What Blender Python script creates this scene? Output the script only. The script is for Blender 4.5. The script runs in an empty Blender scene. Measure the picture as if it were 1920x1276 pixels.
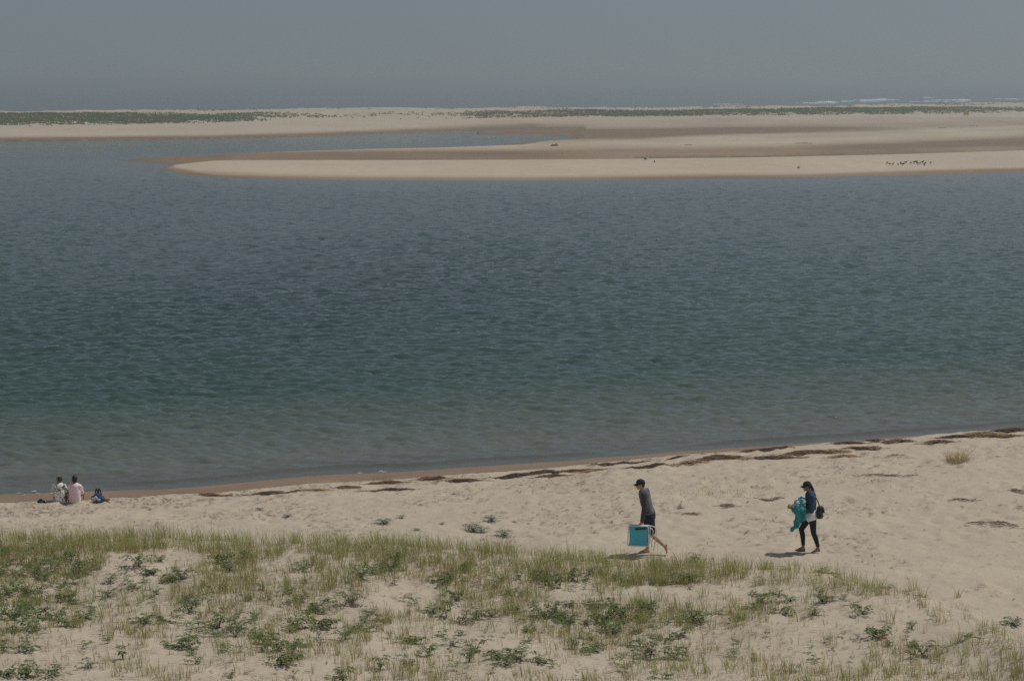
import bpy, math, random
import numpy as np
from mathutils import Vector, Matrix

R = math.radians
random.seed(7)
rng = np.random.default_rng(7)
scene = bpy.context.scene
COL = scene.collection

# ------------------------------------------------------------------ camera
CAM_Z, FPX, PITCH = 11.6, 4000.0, math.atan(488 / 4000.0)
cam_data = bpy.data.cameras.new('camera')
cam_data.sensor_width = 36.0
cam_data.lens = FPX / 1920 * 36.0
cam_data.clip_start, cam_data.clip_end = 0.5, 40000
cam = bpy.data.objects.new('camera', cam_data)
COL.objects.link(cam)
cam.location = (0, 0, CAM_Z)
cam.rotation_euler = (math.pi / 2 - PITCH, 0, 0)
scene.camera = cam

# ------------------------------------------------------------------ sky, sun, exposure
SUN = Vector((0.86, 0.36, 1.75)).normalized()          # towards the sun
world = bpy.data.worlds.new('World')
scene.world = world
world.use_nodes = True
wn, wl = world.node_tree.nodes, world.node_tree.links
bg = wn['Background']
sky = wn.new('ShaderNodeTexSky')
sky.sky_type = 'NISHITA'
sky.sun_disc = False
sky.sun_elevation = math.asin(SUN.z)
sky.sun_rotation = math.atan2(SUN.x, SUN.y)
sky.altitude = 0
sky.air_density, sky.dust_density, sky.ozone_density = 1.0, 2.2, 1.3
tc_ = wn.new('ShaderNodeTexCoord')
lift = wn.new('ShaderNodeVectorMath')          # the hazy sky over the sea: the same sky read a few degrees higher
lift.operation = 'ADD'
lift.inputs[1].default_value = (0, 0, 0.10)
nrm = wn.new('ShaderNodeVectorMath')
nrm.operation = 'NORMALIZE'
wl.new(tc_.outputs['Generated'], lift.inputs[0])
wl.new(lift.outputs[0], nrm.inputs[0])
wl.new(nrm.outputs[0], sky.inputs['Vector'])
hs = wn.new('ShaderNodeHueSaturation')
hs.inputs['Saturation'].default_value = 0.66
hs.inputs['Hue'].default_value = 0.488
wl.new(sky.outputs[0], hs.inputs['Color'])
wl.new(hs.outputs[0], bg.inputs['Color'])
bg.inputs['Strength'].default_value = 0.076

sun_data = bpy.data.lights.new('sun', 'SUN')
sun_data.energy = 4.3
sun_data.angle = R(0.6)
sun_data.color = (1.0, 0.95, 0.87)
sun = bpy.data.objects.new('sun', sun_data)
COL.objects.link(sun)
sun.location = (40, 20, 80)
sun.rotation_euler = (-SUN).to_track_quat('-Z', 'Y').to_euler()

vs = scene.view_settings
vs.view_transform, vs.look, vs.gamma, vs.exposure = 'Standard', 'None', 1.0, -0.62
vs.use_curve_mapping = False
scene.cycles.use_denoising = False
scene.cycles.max_bounces = 6
scene.cycles.sample_clamp_direct, scene.cycles.sample_clamp_indirect = 1.6, 1.6
scene.cycles.volume_bounces = 0
scene.cycles.transparent_max_bounces = 12

# ------------------------------------------------------------------ measuring helpers
CP, SP = math.cos(PITCH), math.sin(PITCH)


def at(px, py, z=0.0):
    """point of the place at height z that the photograph (1920 x 1276) shows at px, py"""
    a = (px - 960) / FPX
    b = -(py - 638) / FPX
    dz = -SP + b * CP
    t = (z - CAM_Z) / dz
    return a * t, (CP + b * SP) * t


def to_px(x, y, z):
    d = y * CP - (z - CAM_Z) * SP
    u = y * SP + (z - CAM_Z) * CP
    return 960 + FPX * x / d, 638 - FPX * u / d


def curve_xy(pts, z=0.0):
    q = np.array([at(px, py, z) for px, py in pts])
    return q[:, 0], q[:, 1]


def sstep(a, b, x):
    t = np.clip((x - a) / (b - a), 0, 1)
    return t * t * (3 - 2 * t)


def vnoise(x, y, seed=0):
    r = np.random.default_rng(seed).random((256, 256)).astype(np.float64)
    xi, yi = np.floor(x).astype(int), np.floor(y).astype(int)
    fx, fy = x - xi, y - yi
    fx, fy = fx * fx * (3 - 2 * fx), fy * fy * (3 - 2 * fy)
    a, b = r[xi & 255, yi & 255], r[(xi + 1) & 255, yi & 255]
    c, d = r[xi & 255, (yi + 1) & 255], r[(xi + 1) & 255, (yi + 1) & 255]
    return (a + (b - a) * fx) * (1 - fy) + (c + (d - c) * fx) * fy


def fbm(x, y, seed=0, octv=4):
    s, a, t = 0, 1.0, 0
    for k in range(octv):
        s = s + a * vnoise(x * 2 ** k + 17.3 * k, y * 2 ** k + 5.1 * k, seed + k)
        t += a
        a *= 0.5
    return s / t


# ------------------------------------------------------------------ mesh helpers
def np_mesh(name, v, faces, smooth=True):
    """faces: (n,3) or (n,4) array, or a list of both"""
    if not isinstance(faces, list):
        faces = [faces]
    me = bpy.data.meshes.new(name)
    v = np.ascontiguousarray(v, dtype=np.float32)
    me.vertices.add(len(v))
    me.vertices.foreach_set('co', v.ravel())
    idx = np.concatenate([np.asarray(f, dtype=np.int32).ravel() for f in faces])
    sizes = np.concatenate([np.full(len(f), np.asarray(f).shape[1], dtype=np.int32) for f in faces])
    starts = np.concatenate([[0], np.cumsum(sizes)[:-1]]).astype(np.int32)
    me.loops.add(len(idx))
    me.loops.foreach_set('vertex_index', idx)
    me.polygons.add(len(sizes))
    me.polygons.foreach_set('loop_start', starts)
    me.polygons.foreach_set('loop_total', sizes)
    me.polygons.foreach_set('use_smooth', np.full(len(sizes), smooth, dtype=bool))
    me.update(calc_edges=True)
    me.validate()
    return me


def fattr(me, name, vals):
    a = me.attributes.new(name, 'FLOAT', 'POINT')
    a.data.foreach_set('value', np.ascontiguousarray(vals, dtype=np.float32))


def cattr(me, name, cols):
    a = me.attributes.new(name, 'FLOAT_COLOR', 'POINT')
    c = np.ones((len(cols), 4), dtype=np.float32)
    c[:, :3] = cols
    a.data.foreach_set('color', c.ravel())


def grid_faces(nr, nc):
    i = np.arange(nr - 1)[:, None] * nc + np.arange(nc - 1)[None, :]
    return np.stack([i, i + 1, i + nc + 1, i + nc], -1).reshape(-1, 4)


def obj(name, me, mat=None, parent=None, loc=None, rot=None):
    o = bpy.data.objects.new(name, me)
    COL.objects.link(o)
    if mat is not None and me is not None and len(me.materials) == 0:
        me.materials.append(mat)
    if parent is not None:
        o.parent = parent
    if loc is not None:
        o.location = loc
    if rot is not None:
        o.rotation_euler = rot
    return o


def tag(o, label=None, cat=None, group=None, kind=None):
    for k, val in (('label', label), ('category', cat), ('group', group), ('kind', kind)):
        if val:
            o[k] = val
    return o


def empty(name, loc, rz=0.0):
    o = bpy.data.objects.new(name, None)
    o.empty_display_size = 0.2
    COL.objects.link(o)
    o.location = loc
    o.rotation_euler = (0, 0, rz)
    return o


# ------------------------------------------------------------------ material helpers
def new_mat(name):
    m = bpy.data.materials.new(name)
    m.use_nodes = True
    return m, m.node_tree.nodes, m.node_tree.links


def plain(name, col, rough=0.8, var=0.15, scale=30.0, bump=0.0, spec=0.3, metal=0.0, bscale=None):
    m, n, l = new_mat(name)
    p = n['Principled BSDF']
    p.inputs['Roughness'].default_value = rough
    p.inputs['Specular IOR Level'].default_value = spec
    p.inputs['Metallic'].default_value = metal
    tc = n.new('ShaderNodeTexCoord')
    nz = n.new('ShaderNodeTexNoise')
    nz.inputs['Scale'].default_value = scale
    nz.inputs['Detail'].default_value = 3
    l.new(tc.outputs['Object'], nz.inputs['Vector'])
    mx = n.new('ShaderNodeMix')
    mx.data_type = 'RGBA'
    mx.inputs['A'].default_value = (*[c * (1 - var) for c in col], 1)
    mx.inputs['B'].default_value = (*[min(1, c * (1 + var)) for c in col], 1)
    l.new(nz.outputs['Fac'], mx.inputs['Factor'])
    l.new(mx.outputs['Result'], p.inputs['Base Color'])
    if bump:
        nb = n.new('ShaderNodeTexNoise')
        nb.inputs['Scale'].default_value = bscale or scale
        l.new(tc.outputs['Object'], nb.inputs['Vector'])
        b = n.new('ShaderNodeBump')
        b.inputs['Strength'].default_value = bump
        b.inputs['Distance'].default_value = 0.02
        l.new(nb.outputs['Fac'], b.inputs['Height'])
        l.new(b.outputs['Normal'], p.inputs['Normal'])
    return m


def sand_mat(name, dry, wet, fine, blotch, bump):
    m, n, l = new_mat(name)
    p = n['Principled BSDF']
    geo = n.new('ShaderNodeNewGeometry')

    def noise(scale, detail=4):
        z = n.new('ShaderNodeTexNoise')
        z.inputs['Scale'].default_value = scale
        z.inputs['Detail'].default_value = detail
        l.new(geo.outputs['Position'], z.inputs['Vector'])
        return z

    def mix(fac, a, b, kind='MIX'):
        x = n.new('ShaderNodeMix')
        x.data_type = 'RGBA'
        x.blend_type = kind
        for key, val in (('Factor', fac), ('A', a), ('B', b)):
            if isinstance(val, (int, float)):
                x.inputs[key].default_value = val
            elif isinstance(val, tuple):
                x.inputs[key].default_value = (*val, 1)
            else:
                l.new(val, x.inputs[key])
        return x.outputs['Result']

    def ramp(src, a, b, lo=0.0, hi=1.0):
        r = n.new('ShaderNodeMapRange')
        r.inputs['From Min'].default_value, r.inputs['From Max'].default_value = a, b
        r.inputs['To Min'].default_value, r.inputs['To Max'].default_value = lo, hi
        l.new(src, r.inputs['Value'])
        return r.outputs['Result']

    at_ = n.new('ShaderNodeAttribute')
    at_.attribute_name = 'wet'
    f1, f2 = noise(fine), noise(blotch)
    d1 = mix(ramp(f2.outputs['Fac'], 0.3, 0.7), tuple(c * 0.93 for c in dry), tuple(min(1, c * 1.06) for c in dry))
    d2 = mix(ramp(f1.outputs['Fac'], 0.25, 0.75, 0.0, 0.5), d1, tuple(c * 0.72 for c in dry))
    w1 = mix(ramp(f2.outputs['Fac'], 0.3, 0.7), tuple(c * 0.9 for c in wet), tuple(c * 1.12 for c in wet))
    col = mix(at_.outputs['Fac'], d2, w1)
    l.new(col, p.inputs['Base Color'])
    l.new(ramp(at_.outputs['Fac'], 0.5, 1.0, 0.95, 0.5), p.inputs['Roughness'])
    p.inputs['Specular IOR Level'].default_value = 0.25
    b = n.new('ShaderNodeBump')
    b.inputs['Strength'].default_value = bump
    b.inputs['Distance'].default_value = 0.03
    l.new(f1.outputs['Fac'], b.inputs['Height'])
    l.new(b.outputs['Normal'], p.inputs['Normal'])
    return m


def leaf_mat(name, trans=0.25, rough=0.6):
    """colour comes from the colour attribute 'tint' of each blade or leaf"""
    m, n, l = new_mat(name)
    p = n['Principled BSDF']
    a = n.new('ShaderNodeAttribute')
    a.attribute_name = 'tint'
    l.new(a.outputs['Color'], p.inputs['Base Color'])
    p.inputs['Roughness'].default_value = rough
    p.inputs['Specular IOR Level'].default_value = 0.25
    tr = n.new('ShaderNodeBsdfTranslucent')
    l.new(a.outputs['Color'], tr.inputs['Color'])
    mx = n.new('ShaderNodeMixShader')
    mx.inputs['Fac'].default_value = trans
    l.new(p.outputs[0], mx.inputs[1])
    l.new(tr.outputs[0], mx.inputs[2])
    l.new(mx.outputs[0], n['Material Output'].inputs['Surface'])
    return m


M_BEACH = sand_mat('beach_sand', (0.430, 0.370, 0.292), (0.20, 0.137, 0.088), 11.0, 0.7, 0.6)
M_ISLE = sand_mat('island_sand', (0.455, 0.382, 0.295), (0.185, 0.112, 0.052), 0.5, 0.05, 0.1)
M_GRASS = leaf_mat('grass_blades', 0.42)
M_STRAW = leaf_mat('dead_stalks', 0.05, 0.9)
M_LEAF = leaf_mat('broad_leaves', 0.2, 0.5)

# ------------------------------------------------------------------ near beach and dune
SX, SY = curve_xy([(-2500, 1080), (-900, 985), (-300, 945), (0, 927), (300, 917), (600, 892), (1000, 867), (1400, 838), (1920, 803), (2600, 765), (4200, 700)])
CX, CY = curve_xy([(-1200, 985), (-300, 995), (0, 1003), (300, 1009), (700, 1027), (1000, 1044), (1200, 1059), (1400, 1070), (1560, 1084), (1700, 1110), (1820, 1147),
                   (1900, 1190), (1980, 1250), (2080, 1340), (2250, 1500)], 1.9)
KX = np.array([at(p, 900)[0] for p in (-600, 0, 600, 1000, 1300, 1920, 2600)])
KV = np.array([1.0, 1.0, 1.3, 1.5, 2.4, 3.0, 3.0])


def shore_d(x, y):
    return (np.interp(x, SX, SY) - y) * 0.95 + 0.55 * (fbm(x * 0.35, y * 0 + 3.3, 51, 4) - 0.5)


def dune_e(x, y):
    return np.interp(x, CX, CY) - y + 0.9 * (fbm(x * 0.5, y * 0 + 8.1, 61, 3) - 0.5)


def beach_z(x, y):
    d = shore_d(x, y) * np.where(shore_d(x, y) > 0, np.interp(x, KX, KV), 1)
    z = np.interp(d, [-200, -60, -20, -4, 0, 1.5, 2.6, 3.6, 4.6, 6, 12, 24, 60],
                  [-7, -4, -1.6, -0.42, 0, 0.10, 0.21, 0.36, 0.54, 0.64, 0.92, 1.05, 1.1])
    kk = np.interp(x, KX, KV)
    z = z * np.where(d > 0, kk ** -0.8 + (1 - kk ** -0.8) * sstep(4, 16, d), 1)
    run = np.exp(-((d - 2.0) / 0.35) ** 2) * (sstep(-9.2, -8.6, x) * (1 - sstep(-7, -6.2, x)) + sstep(-5.6, -5.0, x) * (1 - sstep(-4.2, -3.6, x)))
    z = z - 0.20 * run
    z = z + 0.15 * np.exp(-((d - 5.0) / 0.55) ** 2) * (1 - sstep(-9.5, -7.5, x))
    e = dune_e(x, y)
    dune = 1.9 + 0.30 * (fbm(x * 0.35, y * 0.35, 11, 3) - 0.5) + 0.16 * (fbm(x * 1.1, y * 1.1, 13, 3) - 0.5)
    dune = dune - 0.25 * sstep(1.5, 5.0, e) * (1 - sstep(5, 9, e))
    wgt = sstep(-3.0, 0.3, e)
    z = z * (1 - wgt) + dune * wgt
    z = z + np.where(y < 26, np.clip((26 - y) / 24, 0, 1.05) ** 1.3 * 8.0, 0)
    return z


def spread(lo, hi, n, lo2, hi2, m):
    a = np.linspace(lo, hi, n)
    st = a[1] - a[0]
    g = np.geomspace(1, (hi2 - hi) / st + 1, m)[1:]
    h = np.geomspace(1, (lo - lo2) / st + 1, m)[1:]
    return np.concatenate([lo - (h[::-1] - 1) * st - 1e-6, a, hi + (g - 1) * st + 1e-6])


gx = spread(-21, 21, 480, -600, 600, 26)
gy = np.concatenate([np.linspace(-30, 30, 50)[:-1], np.arange(30, 72, 0.115), np.linspace(72.2, 100, 30), np.linspace(105, 300, 25)])
XX, YY = np.meshgrid(gx, gy)
ZZ = beach_z(XX, YY)
D_, E_ = shore_d(XX, YY), dune_e(XX, YY)
walk = sstep(2.5, 6, D_ * np.interp(XX, KX, KV)) * (1 - sstep(-2.5, 0.2, E_))
ZZ += walk * (0.10 * (fbm(XX * 0.45, YY * 0.5, 21, 3) - 0.5) + 0.05 * (fbm(XX * 2.2, YY * 2.2, 23, 3) - 0.5))
ZZ += sstep(0.5, 4, D_) * 0.045 * (fbm(XX * 4.5, YY * 4.5, 25, 2) - 0.5)
# footprints and hollows trodden into the dry sand
i0, j0 = np.searchsorted(gx, -21), np.searchsorted(gy, 30)
sxp, syp = 42 / 479, 0.115
steps = [(rng.uniform(-20, 20), rng.uniform(36, 70)) for _ in range(1500)]
for k in range(70):
    tx_, ty_, ta_ = rng.uniform(-20, 20), rng.uniform(42, 68), rng.normal(0.15, 0.5) + (0 if k % 3 else 1.4)
    for q in range(rng.integers(15, 60)):
        sd_ = 0.13 * (-1) ** q
        steps.append((tx_ - math.sin(ta_) * sd_, ty_ + math.cos(ta_) * sd_))
        tx_, ty_, ta_ = tx_ + 0.62 * math.cos(ta_), ty_ + 0.62 * math.sin(ta_), ta_ + rng.normal(0, 0.07)
for k, (fx, fy) in enumerate(steps):
    if not (-20 < fx < 20 and 32 < fy < 70):
        continue
    if abs(fx) > fy * 0.29:
        continue
    fz = 1.0 if k % 4 else 0.6
    rx, ry = rng.uniform(0.10, 0.22), rng.uniform(0.14, 0.26)
    ic, jc = i0 + int((fx + 21) / sxp), j0 + int((fy - 30) / syp)
    a, b = max(0, ic - 7), min(len(gx), ic + 8)
    c, d = max(0, jc - 7), min(len(gy), jc + 8)
    q = ((XX[c:d, a:b] - fx) / rx) ** 2 + ((YY[c:d, a:b] - fy) / ry) ** 2
    ZZ[c:d, a:b] += walk[c:d, a:b] * fz * rng.uniform(0.4, 1.2) * (0.015 * np.exp(-(np.sqrt(q) - 1.5) ** 2 * 3) - 0.045 * np.exp(-q))
wet = 1 - sstep(0.16, 0.34, ZZ + 0.10 * (fbm(XX * 0.8, YY * 0.8, 33, 3) - 0.5))
wet = np.maximum(wet, 0)
me = np_mesh('beach', np.stack([XX, YY, ZZ], -1).reshape(-1, 3), grid_faces(len(gy), len(gx)))
fattr(me, 'wet', wet.ravel())
beach = tag(obj('beach', me, M_BEACH), kind='structure')

_bx, _by, _bz = gx, gy, ZZ


def ground(x, y):
    """height of the finished beach sheet at x, y (scalars or arrays)"""
    x, y = np.asarray(x, float), np.asarray(y, float)
    i = np.clip(np.searchsorted(_bx, x) - 1, 0, len(_bx) - 2)
    j = np.clip(np.searchsorted(_by, y) - 1, 0, len(_by) - 2)
    u = (x - _bx[i]) / (_bx[i + 1] - _bx[i])
    v = (y - _by[j]) / (_by[j + 1] - _by[j])
    return (_bz[j, i] * (1 - u) + _bz[j, i + 1] * u) * (1 - v) + (_bz[j + 1, i] * (1 - u) + _bz[j + 1, i + 1] * u) * v


def on_ground(px, py):
    """the spot of the beach or dune seen at px, py"""
    z = 1.0
    for _ in range(12):
        x, y = at(px, py, z)
        z = 0.5 * z + 0.5 * float(ground(x, y))
    return x, y, float(ground(x, y))


# ------------------------------------------------------------------ barrier island with its sandbars
def crv(pts):
    a = np.array(pts, float)
    return lambda p: np.interp(p, a[:, 0], a[:, 1])


cA = crv([(300, 317), (330, 323), (400, 328), (500, 331), (700, 334), (960, 335), (1200, 333), (1500, 329), (1920, 321), (2600, 305)])
cT = crv([(300, 317), (330, 308), (400, 304), (500, 302.5), (900, 301), (1200, 299), (1400, 297), (1600, 293), (1920, 283), (2600, 262)])
cS = crv([(228, 300.5), (300, 294), (420, 289), (560, 283), (700, 278.5), (820, 276), (982, 270), (1030, 262), (1086, 259)])
cU = crv([(-900, 280), (0, 264.5), (200, 262.5), (400, 259), (560, 255.5), (700, 251), (800, 247.5), (900, 243.5), (1000, 241.5), (1030, 243.5)])
cF = crv([(-600, 472), (0, 470), (480, 520), (960, 578), (1400, 612), (1920, 655), (2600, 700)])      # foot of the dunes, metres out
cC = crv([(-600, 570), (0, 593), (480, 637), (960, 680), (1400, 702), (1600, 740), (1800, 800), (1920, 839), (2600, 930)])   # crest


def isle_z(x, y):
    s = 960 + FPX * x / (y * CP + CAM_Z * SP)
    p = to_px(x, y, 0.0)[1]
    p = p - 3.5 * sstep(318, 330, p)
    wob = 1.2 * (fbm(x * 0.03, y * 0.01, 71, 3) - 0.5)
    p = p + wob
    z = np.full_like(x, -2.2)
    # front bar
    A, T = cA(s), cT(s)
    t = (A - p) / np.maximum(A - T, 0.5)
    prof = np.interp(t, [-1.3, -0.4, 0, 0.15, 0.5, 0.8, 0.97, 1.1], [-2.4, -0.8, 0, 0.16, 0.5, 0.55, 0.25, 0.08])
    prof = prof * np.where(t > 0, sstep(296, 420, s) * 0.9 + 0.1, 1)
    z = np.where((t < 1.1) & (s > 297), prof, z)
    z = np.where((s <= 297) & (p > 290), np.interp(297 - s, [0, 60, 300], [-0.05, -0.4, -1.2]) - 0.075 * np.maximum(np.abs(p - 312) - 6, 0), z)
    # flats behind it
    S, U = cS(s), cU(s)
    m2 = (t >= 1.0) & (p > np.where(s < 1086, S, -1e9)) & (s > 228)
    flat = np.minimum(0.10 + 0.05 * (T - p), 0.32)
    edge = np.where(s < 1086, (p - S) * 0.06, 9)
    flat = np.minimum(flat, edge)
    flat = np.where(s < 400, np.minimum(flat, (crv([(228, 300.5), (260, 302.5), (300, 304.5), (340, 306), (400, 306)])(s) - p) * 0.06), flat)
    flat = np.maximum(np.minimum(flat, (s - 226) * 0.012), -0.6)
    flat = np.where((s > 1190) & (s < 1580) & (T - p < 3.4) & (T - p > 0.3), -0.05, flat)
    z = np.where(m2, flat, z)
    # sand tongue inside the inlet
    tg = np.minimum(np.minimum(p - 246.5, 252.5 - p) * 0.04, (s - 888) * 0.004)
    z = np.where((s > 888) & (s < 1086) & (p < S), np.maximum(np.maximum(tg, -0.25), np.where((s > 1030) & (p < 252.5) | (np.abs(p - 258) > (1090 - s) * 0.085), 0.06, -0.25)), z)
    lowr = np.where((s >= 1030), 0.05 + 0.003 * np.clip(255 - p, 0, 20), -9)
    z = np.where((s >= 1030) & (p < 246.6) & (y < cF(s)), np.maximum(z, lowr), z)
    # main beach, dunes, far side
    F, C = cF(s), cC(s)
    d0 = FPX * CAM_Z / np.maximum(U + 0 - 150, 5)
    d0 = np.where(s > 1030, np.minimum(d0, F * 0.83), d0)
    um = (p < U) & (s <= 1030) | (s > 1030) & (y > d0)
    hum = 1.1 * (fbm(x * 0.06, y * 0.035, 81, 4) - 0.5) + 0.5 * (fbm(x * 0.2, y * 0.12, 85, 3) - 0.5)
    body = np.where(y < F, np.interp((y - d0) / np.maximum(F - d0, 1), [0, 0.25, 0.6, 1], [0.0, 0.25, 0.7, 1.3]),
                    np.interp((y - F) / np.maximum(C - F, 1), [0, 0.12, 0.5, 1.0, 1.25, 1.8, 3], [1.3, 1.9, 2.7, 3.0, 2.2, 0.0, -3]))
    body = body + hum * sstep(0.0, 0.15, (y - F) / (C - F)) * (1 - sstep(1.0, 1.2, (y - F) / (C - F)))
    z = np.where(um, np.maximum(body, np.where((s > 1030) & (y < F), z, -9)), z)
    return z


def isle_wet(x, y, z):
    s, p = to_px(x, y, 0.2)
    n = fbm(x * 0.05, y * 0.012, 91, 4) - 0.5
    n2 = fbm(x * 0.016, y * 0.02, 95, 3) - 0.5
    p = p + 5 * n2
    g = lambda c, w: np.exp(-((p - c(s)) / w) ** 2)
    w = np.zeros_like(x)
    w = np.maximum(w, 0.55 * (1 - sstep(-3.0, 8.0, cA(s) - p)) * (p > cT(s)))
    w = np.maximum(w, np.where((p <= cT(s) + 0.6), 0.5, 0) * (1 - sstep(13, 22, cT(s) - p)))
    w = np.maximum(w, 0.85 * np.exp(-((p - cT(s) + 1.2) / 1.6) ** 2))
    w = np.maximum(w, np.where(s < 560, 0.7, 0) * (p < cT(s)) * (p > cS(s)) * (1 - sstep(380, 560, s)))
    w = np.maximum(w, sstep(940, 1150, s) * (0.55 + 0.4 * sstep(1500, 1900, s)) * g(crv([(960, 287), (1300, 287), (1600, 278), (1920, 268), (2600, 245)]), 8.5))
    w = np.maximum(w, 1.0 * g(crv([(900, 250), (1050, 253), (1250, 250), (1500, 244), (1920, 234)]), 9.5) * sstep(860, 1000, s) * (1 - 0.75 * sstep(1250, 1750, s)))
    w = np.maximum(w, 0.9 * (1 - sstep(1.0, 9.0, cU(s) - p)) * (p < cU(s) + 1) * (s < 1100))
    w = w * (1 - 0.8 * g(crv([(1085, 271), (1260, 261), (1610, 252), (1910, 240), (2600, 220)]), 3.5) * sstep(1060, 1160, s))
    w = np.maximum(w, np.where(p > cT(s), 0.5, 0.95) * (1 - sstep(0.05, 0.17, z)))
    w = np.where(p < 224, 0, w ** 0.75)
    w = 1.45 * w
    return np.clip(w + 0.5 * n * (w > 0.05) + 0.10 * (n + 0.1), 0, 1)


pr = np.concatenate([np.arange(360, 192, -0.42), np.array([191.5, 190.5, 189, 187, 184, 180])])
ry = np.array([at(960, p, 0)[1] for p in pr])
sc_ = np.concatenate([np.linspace(-1.6, -0.31, 30)[:-1], np.linspace(-0.30, 0.30, 350), np.linspace(0.31, 1.6, 30)[1:]])
IX, IY = sc_[None, :] * ry[:, None], np.repeat(ry[:, None], len(sc_), 1)
IZ = isle_z(IX, IY)
IZ = IZ + 0.03 * (fbm(IX * 0.15, IY * 0.1, 99, 3) - 0.5) * (IZ > 0.15)
me = np_mesh('sandbar_island', np.stack([IX, IY, IZ], -1).reshape(-1, 3), grid_faces(len(ry), len(sc_)))
fattr(me, 'wet', isle_wet(IX, IY, IZ).ravel())
tag(obj('sandbar_island', me, M_ISLE), kind='structure')


def isle_ground(x, y):
    return isle_z(np.atleast_1d(np.asarray(x, float)), np.atleast_1d(np.asarray(y, float)))


def on_isle(px, py):
    z = 0.3
    for _ in range(12):
        x, y = at(px, py, z)
        z = 0.5 * z + 0.5 * max(0.0, float(isle_ground(x, y)[0]))
    return x, y, float(isle_ground(x, y)[0])


# ------------------------------------------------------------------ water: one sheet from the near shore to the horizon
def wave_tile(N, L, lam, spread_pow, seed, wind):
    r = np.random.default_rng(seed)
    k = np.fft.fftfreq(N, L / N) * 2 * np.pi
    kx, ky = np.meshgrid(k, k)
    kk = np.hypot(kx, ky) + 1e-9
    kp = 2 * np.pi / lam
    ang = (kx * wind[0] + ky * wind[1]) / kk
    P = np.exp(-1.25 * (kp / kk) ** 2) / kk ** 4.0 * (np.abs(ang) ** spread_pow * 0.92 + 0.08) * np.exp(-(kk * 0.045) ** 2)
    P[kk < kp * 0.35] = 0
    S = np.sqrt(P) * (r.normal(size=(N, N)) + 1j * r.normal(size=(N, N)))
    S = S + np.conj(np.roll(S[::-1, ::-1], (1, 1), (0, 1)))          # a real surface
    h = np.fft.ifft2(S).real
    dx = np.fft.ifft2(1j * kx / kk * S).real
    dy = np.fft.ifft2(1j * ky / kk * S).real
    gyy = np.gradient(h, L / N, axis=0)
    gxx = np.gradient(h, L / N, axis=1)
    f = 1 / math.sqrt((gyy ** 2 + gxx ** 2).mean())                   # unit rms slope
    return h * f, dx * f, dy * f


def samp(t, L, x, y):
    N = t.shape[0]
    u, v = x / L * N, y / L * N
    iu, iv = np.floor(u).astype(int), np.floor(v).astype(int)
    fu, fv = u - iu, v - iv
    g = lambda a, b: t[b % N, a % N]
    return (g(iu, iv) * (1 - fu) + g(iu + 1, iv) * fu) * (1 - fv) + (g(iu, iv + 1) * (1 - fu) + g(iu + 1, iv + 1) * fu) * fv


t1 = wave_tile(768, 41.0, 0.8, 2.5, 3, (0.15, 0.99))
t2 = wave_tile(768, 67.0, 1.6, 2.5, 4, (-0.25, 0.97))
WV_N = 780
pw = np.concatenate([np.linspace(1010, 940, 8)[:-1], np.linspace(940, 335, WV_N), np.linspace(334, 190, 150), np.array([187, 184, 180, 175, 170, 165, 160, 157, 155, 154])])
wy = np.array([at(960, p, 0)[1] for p in pw])
sw = np.concatenate([np.linspace(-3, -0.31, 16)[:-1], np.linspace(-0.30, 0.30, 410), np.linspace(0.31, 3, 16)[1:]])
WX, WY = sw[None, :] * wy[:, None], np.repeat(wy[:, None], len(sw), 1)
floor_ = np.where(WY < 200, beach_z(WX, WY), np.where(WY < 1150, isle_z(WX, np.minimum(WY, 1150)), -6))
depth = np.clip(-floor_, 0, 8)
amp = sstep(0.0, 0.5, depth) * 0.78 + 0.04
amp = np.where(WY > 330, amp * 0.25, amp)
gust = 0.6 + 0.85 * fbm(WX * 0.05, WY * 0.022, 41, 4)
c1, s1 = math.cos(0.3), math.sin(0.3)
ag = amp * gust
RX, RY = c1 * WX + s1 * WY, -s1 * WX + c1 * WY
A1, A2 = 0.31, 0.27
h1, dx1, dy1 = [samp(t, 41.0, WX + 13.0, WY + 7.0) for t in t1]
h2, dx2, dy2 = [samp(t, 67.0, RX, RY) for t in t2]
WZ = ag * (A1 * h1 + A2 * h2)
near_ = WY < 330
CHOP = 0.9
QX = WX + np.where(near_, -CHOP * ag * (A1 * dx1 + A2 * (c1 * dx2 - s1 * dy2)), 0)
QY = WY + np.where(near_, -CHOP * ag * (A1 * dy1 + A2 * (s1 * dx2 + c1 * dy2)), 0)
sd_ = shore_d(WX, WY)
lap = fbm(WX * 0.25, WY * 0 + 2.0, 45, 3)
WZ = WZ + np.where(WY < 90, 0.07 * np.exp(-((sd_ + 0.9 + 0.8 * (lap - 0.5)) / 0.22) ** 2) * sstep(0.4, 0.6, lap) + 0.05 * np.exp(-((sd_ + 2.4 - 1.2 * (lap - 0.5)) / 0.3) ** 2) * sstep(0.6, 0.4, lap), 0)
WZ = np.where(WY > 1500, 0, WZ)
patch_ = 0.7 * np.exp(-((WX + 14 - 0.02 * WY) / (0.16 * WY)) ** 2 - ((1 / WY - 1 / 112) / 0.0028) ** 2)
me = np_mesh('water', np.stack([QX, QY, WZ], -1).reshape(-1, 3), grid_faces(len(wy), len(sw)))
fattr(me, 'depth', depth.ravel())
fattr(me, 'blue_patch', patch_.ravel())

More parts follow.
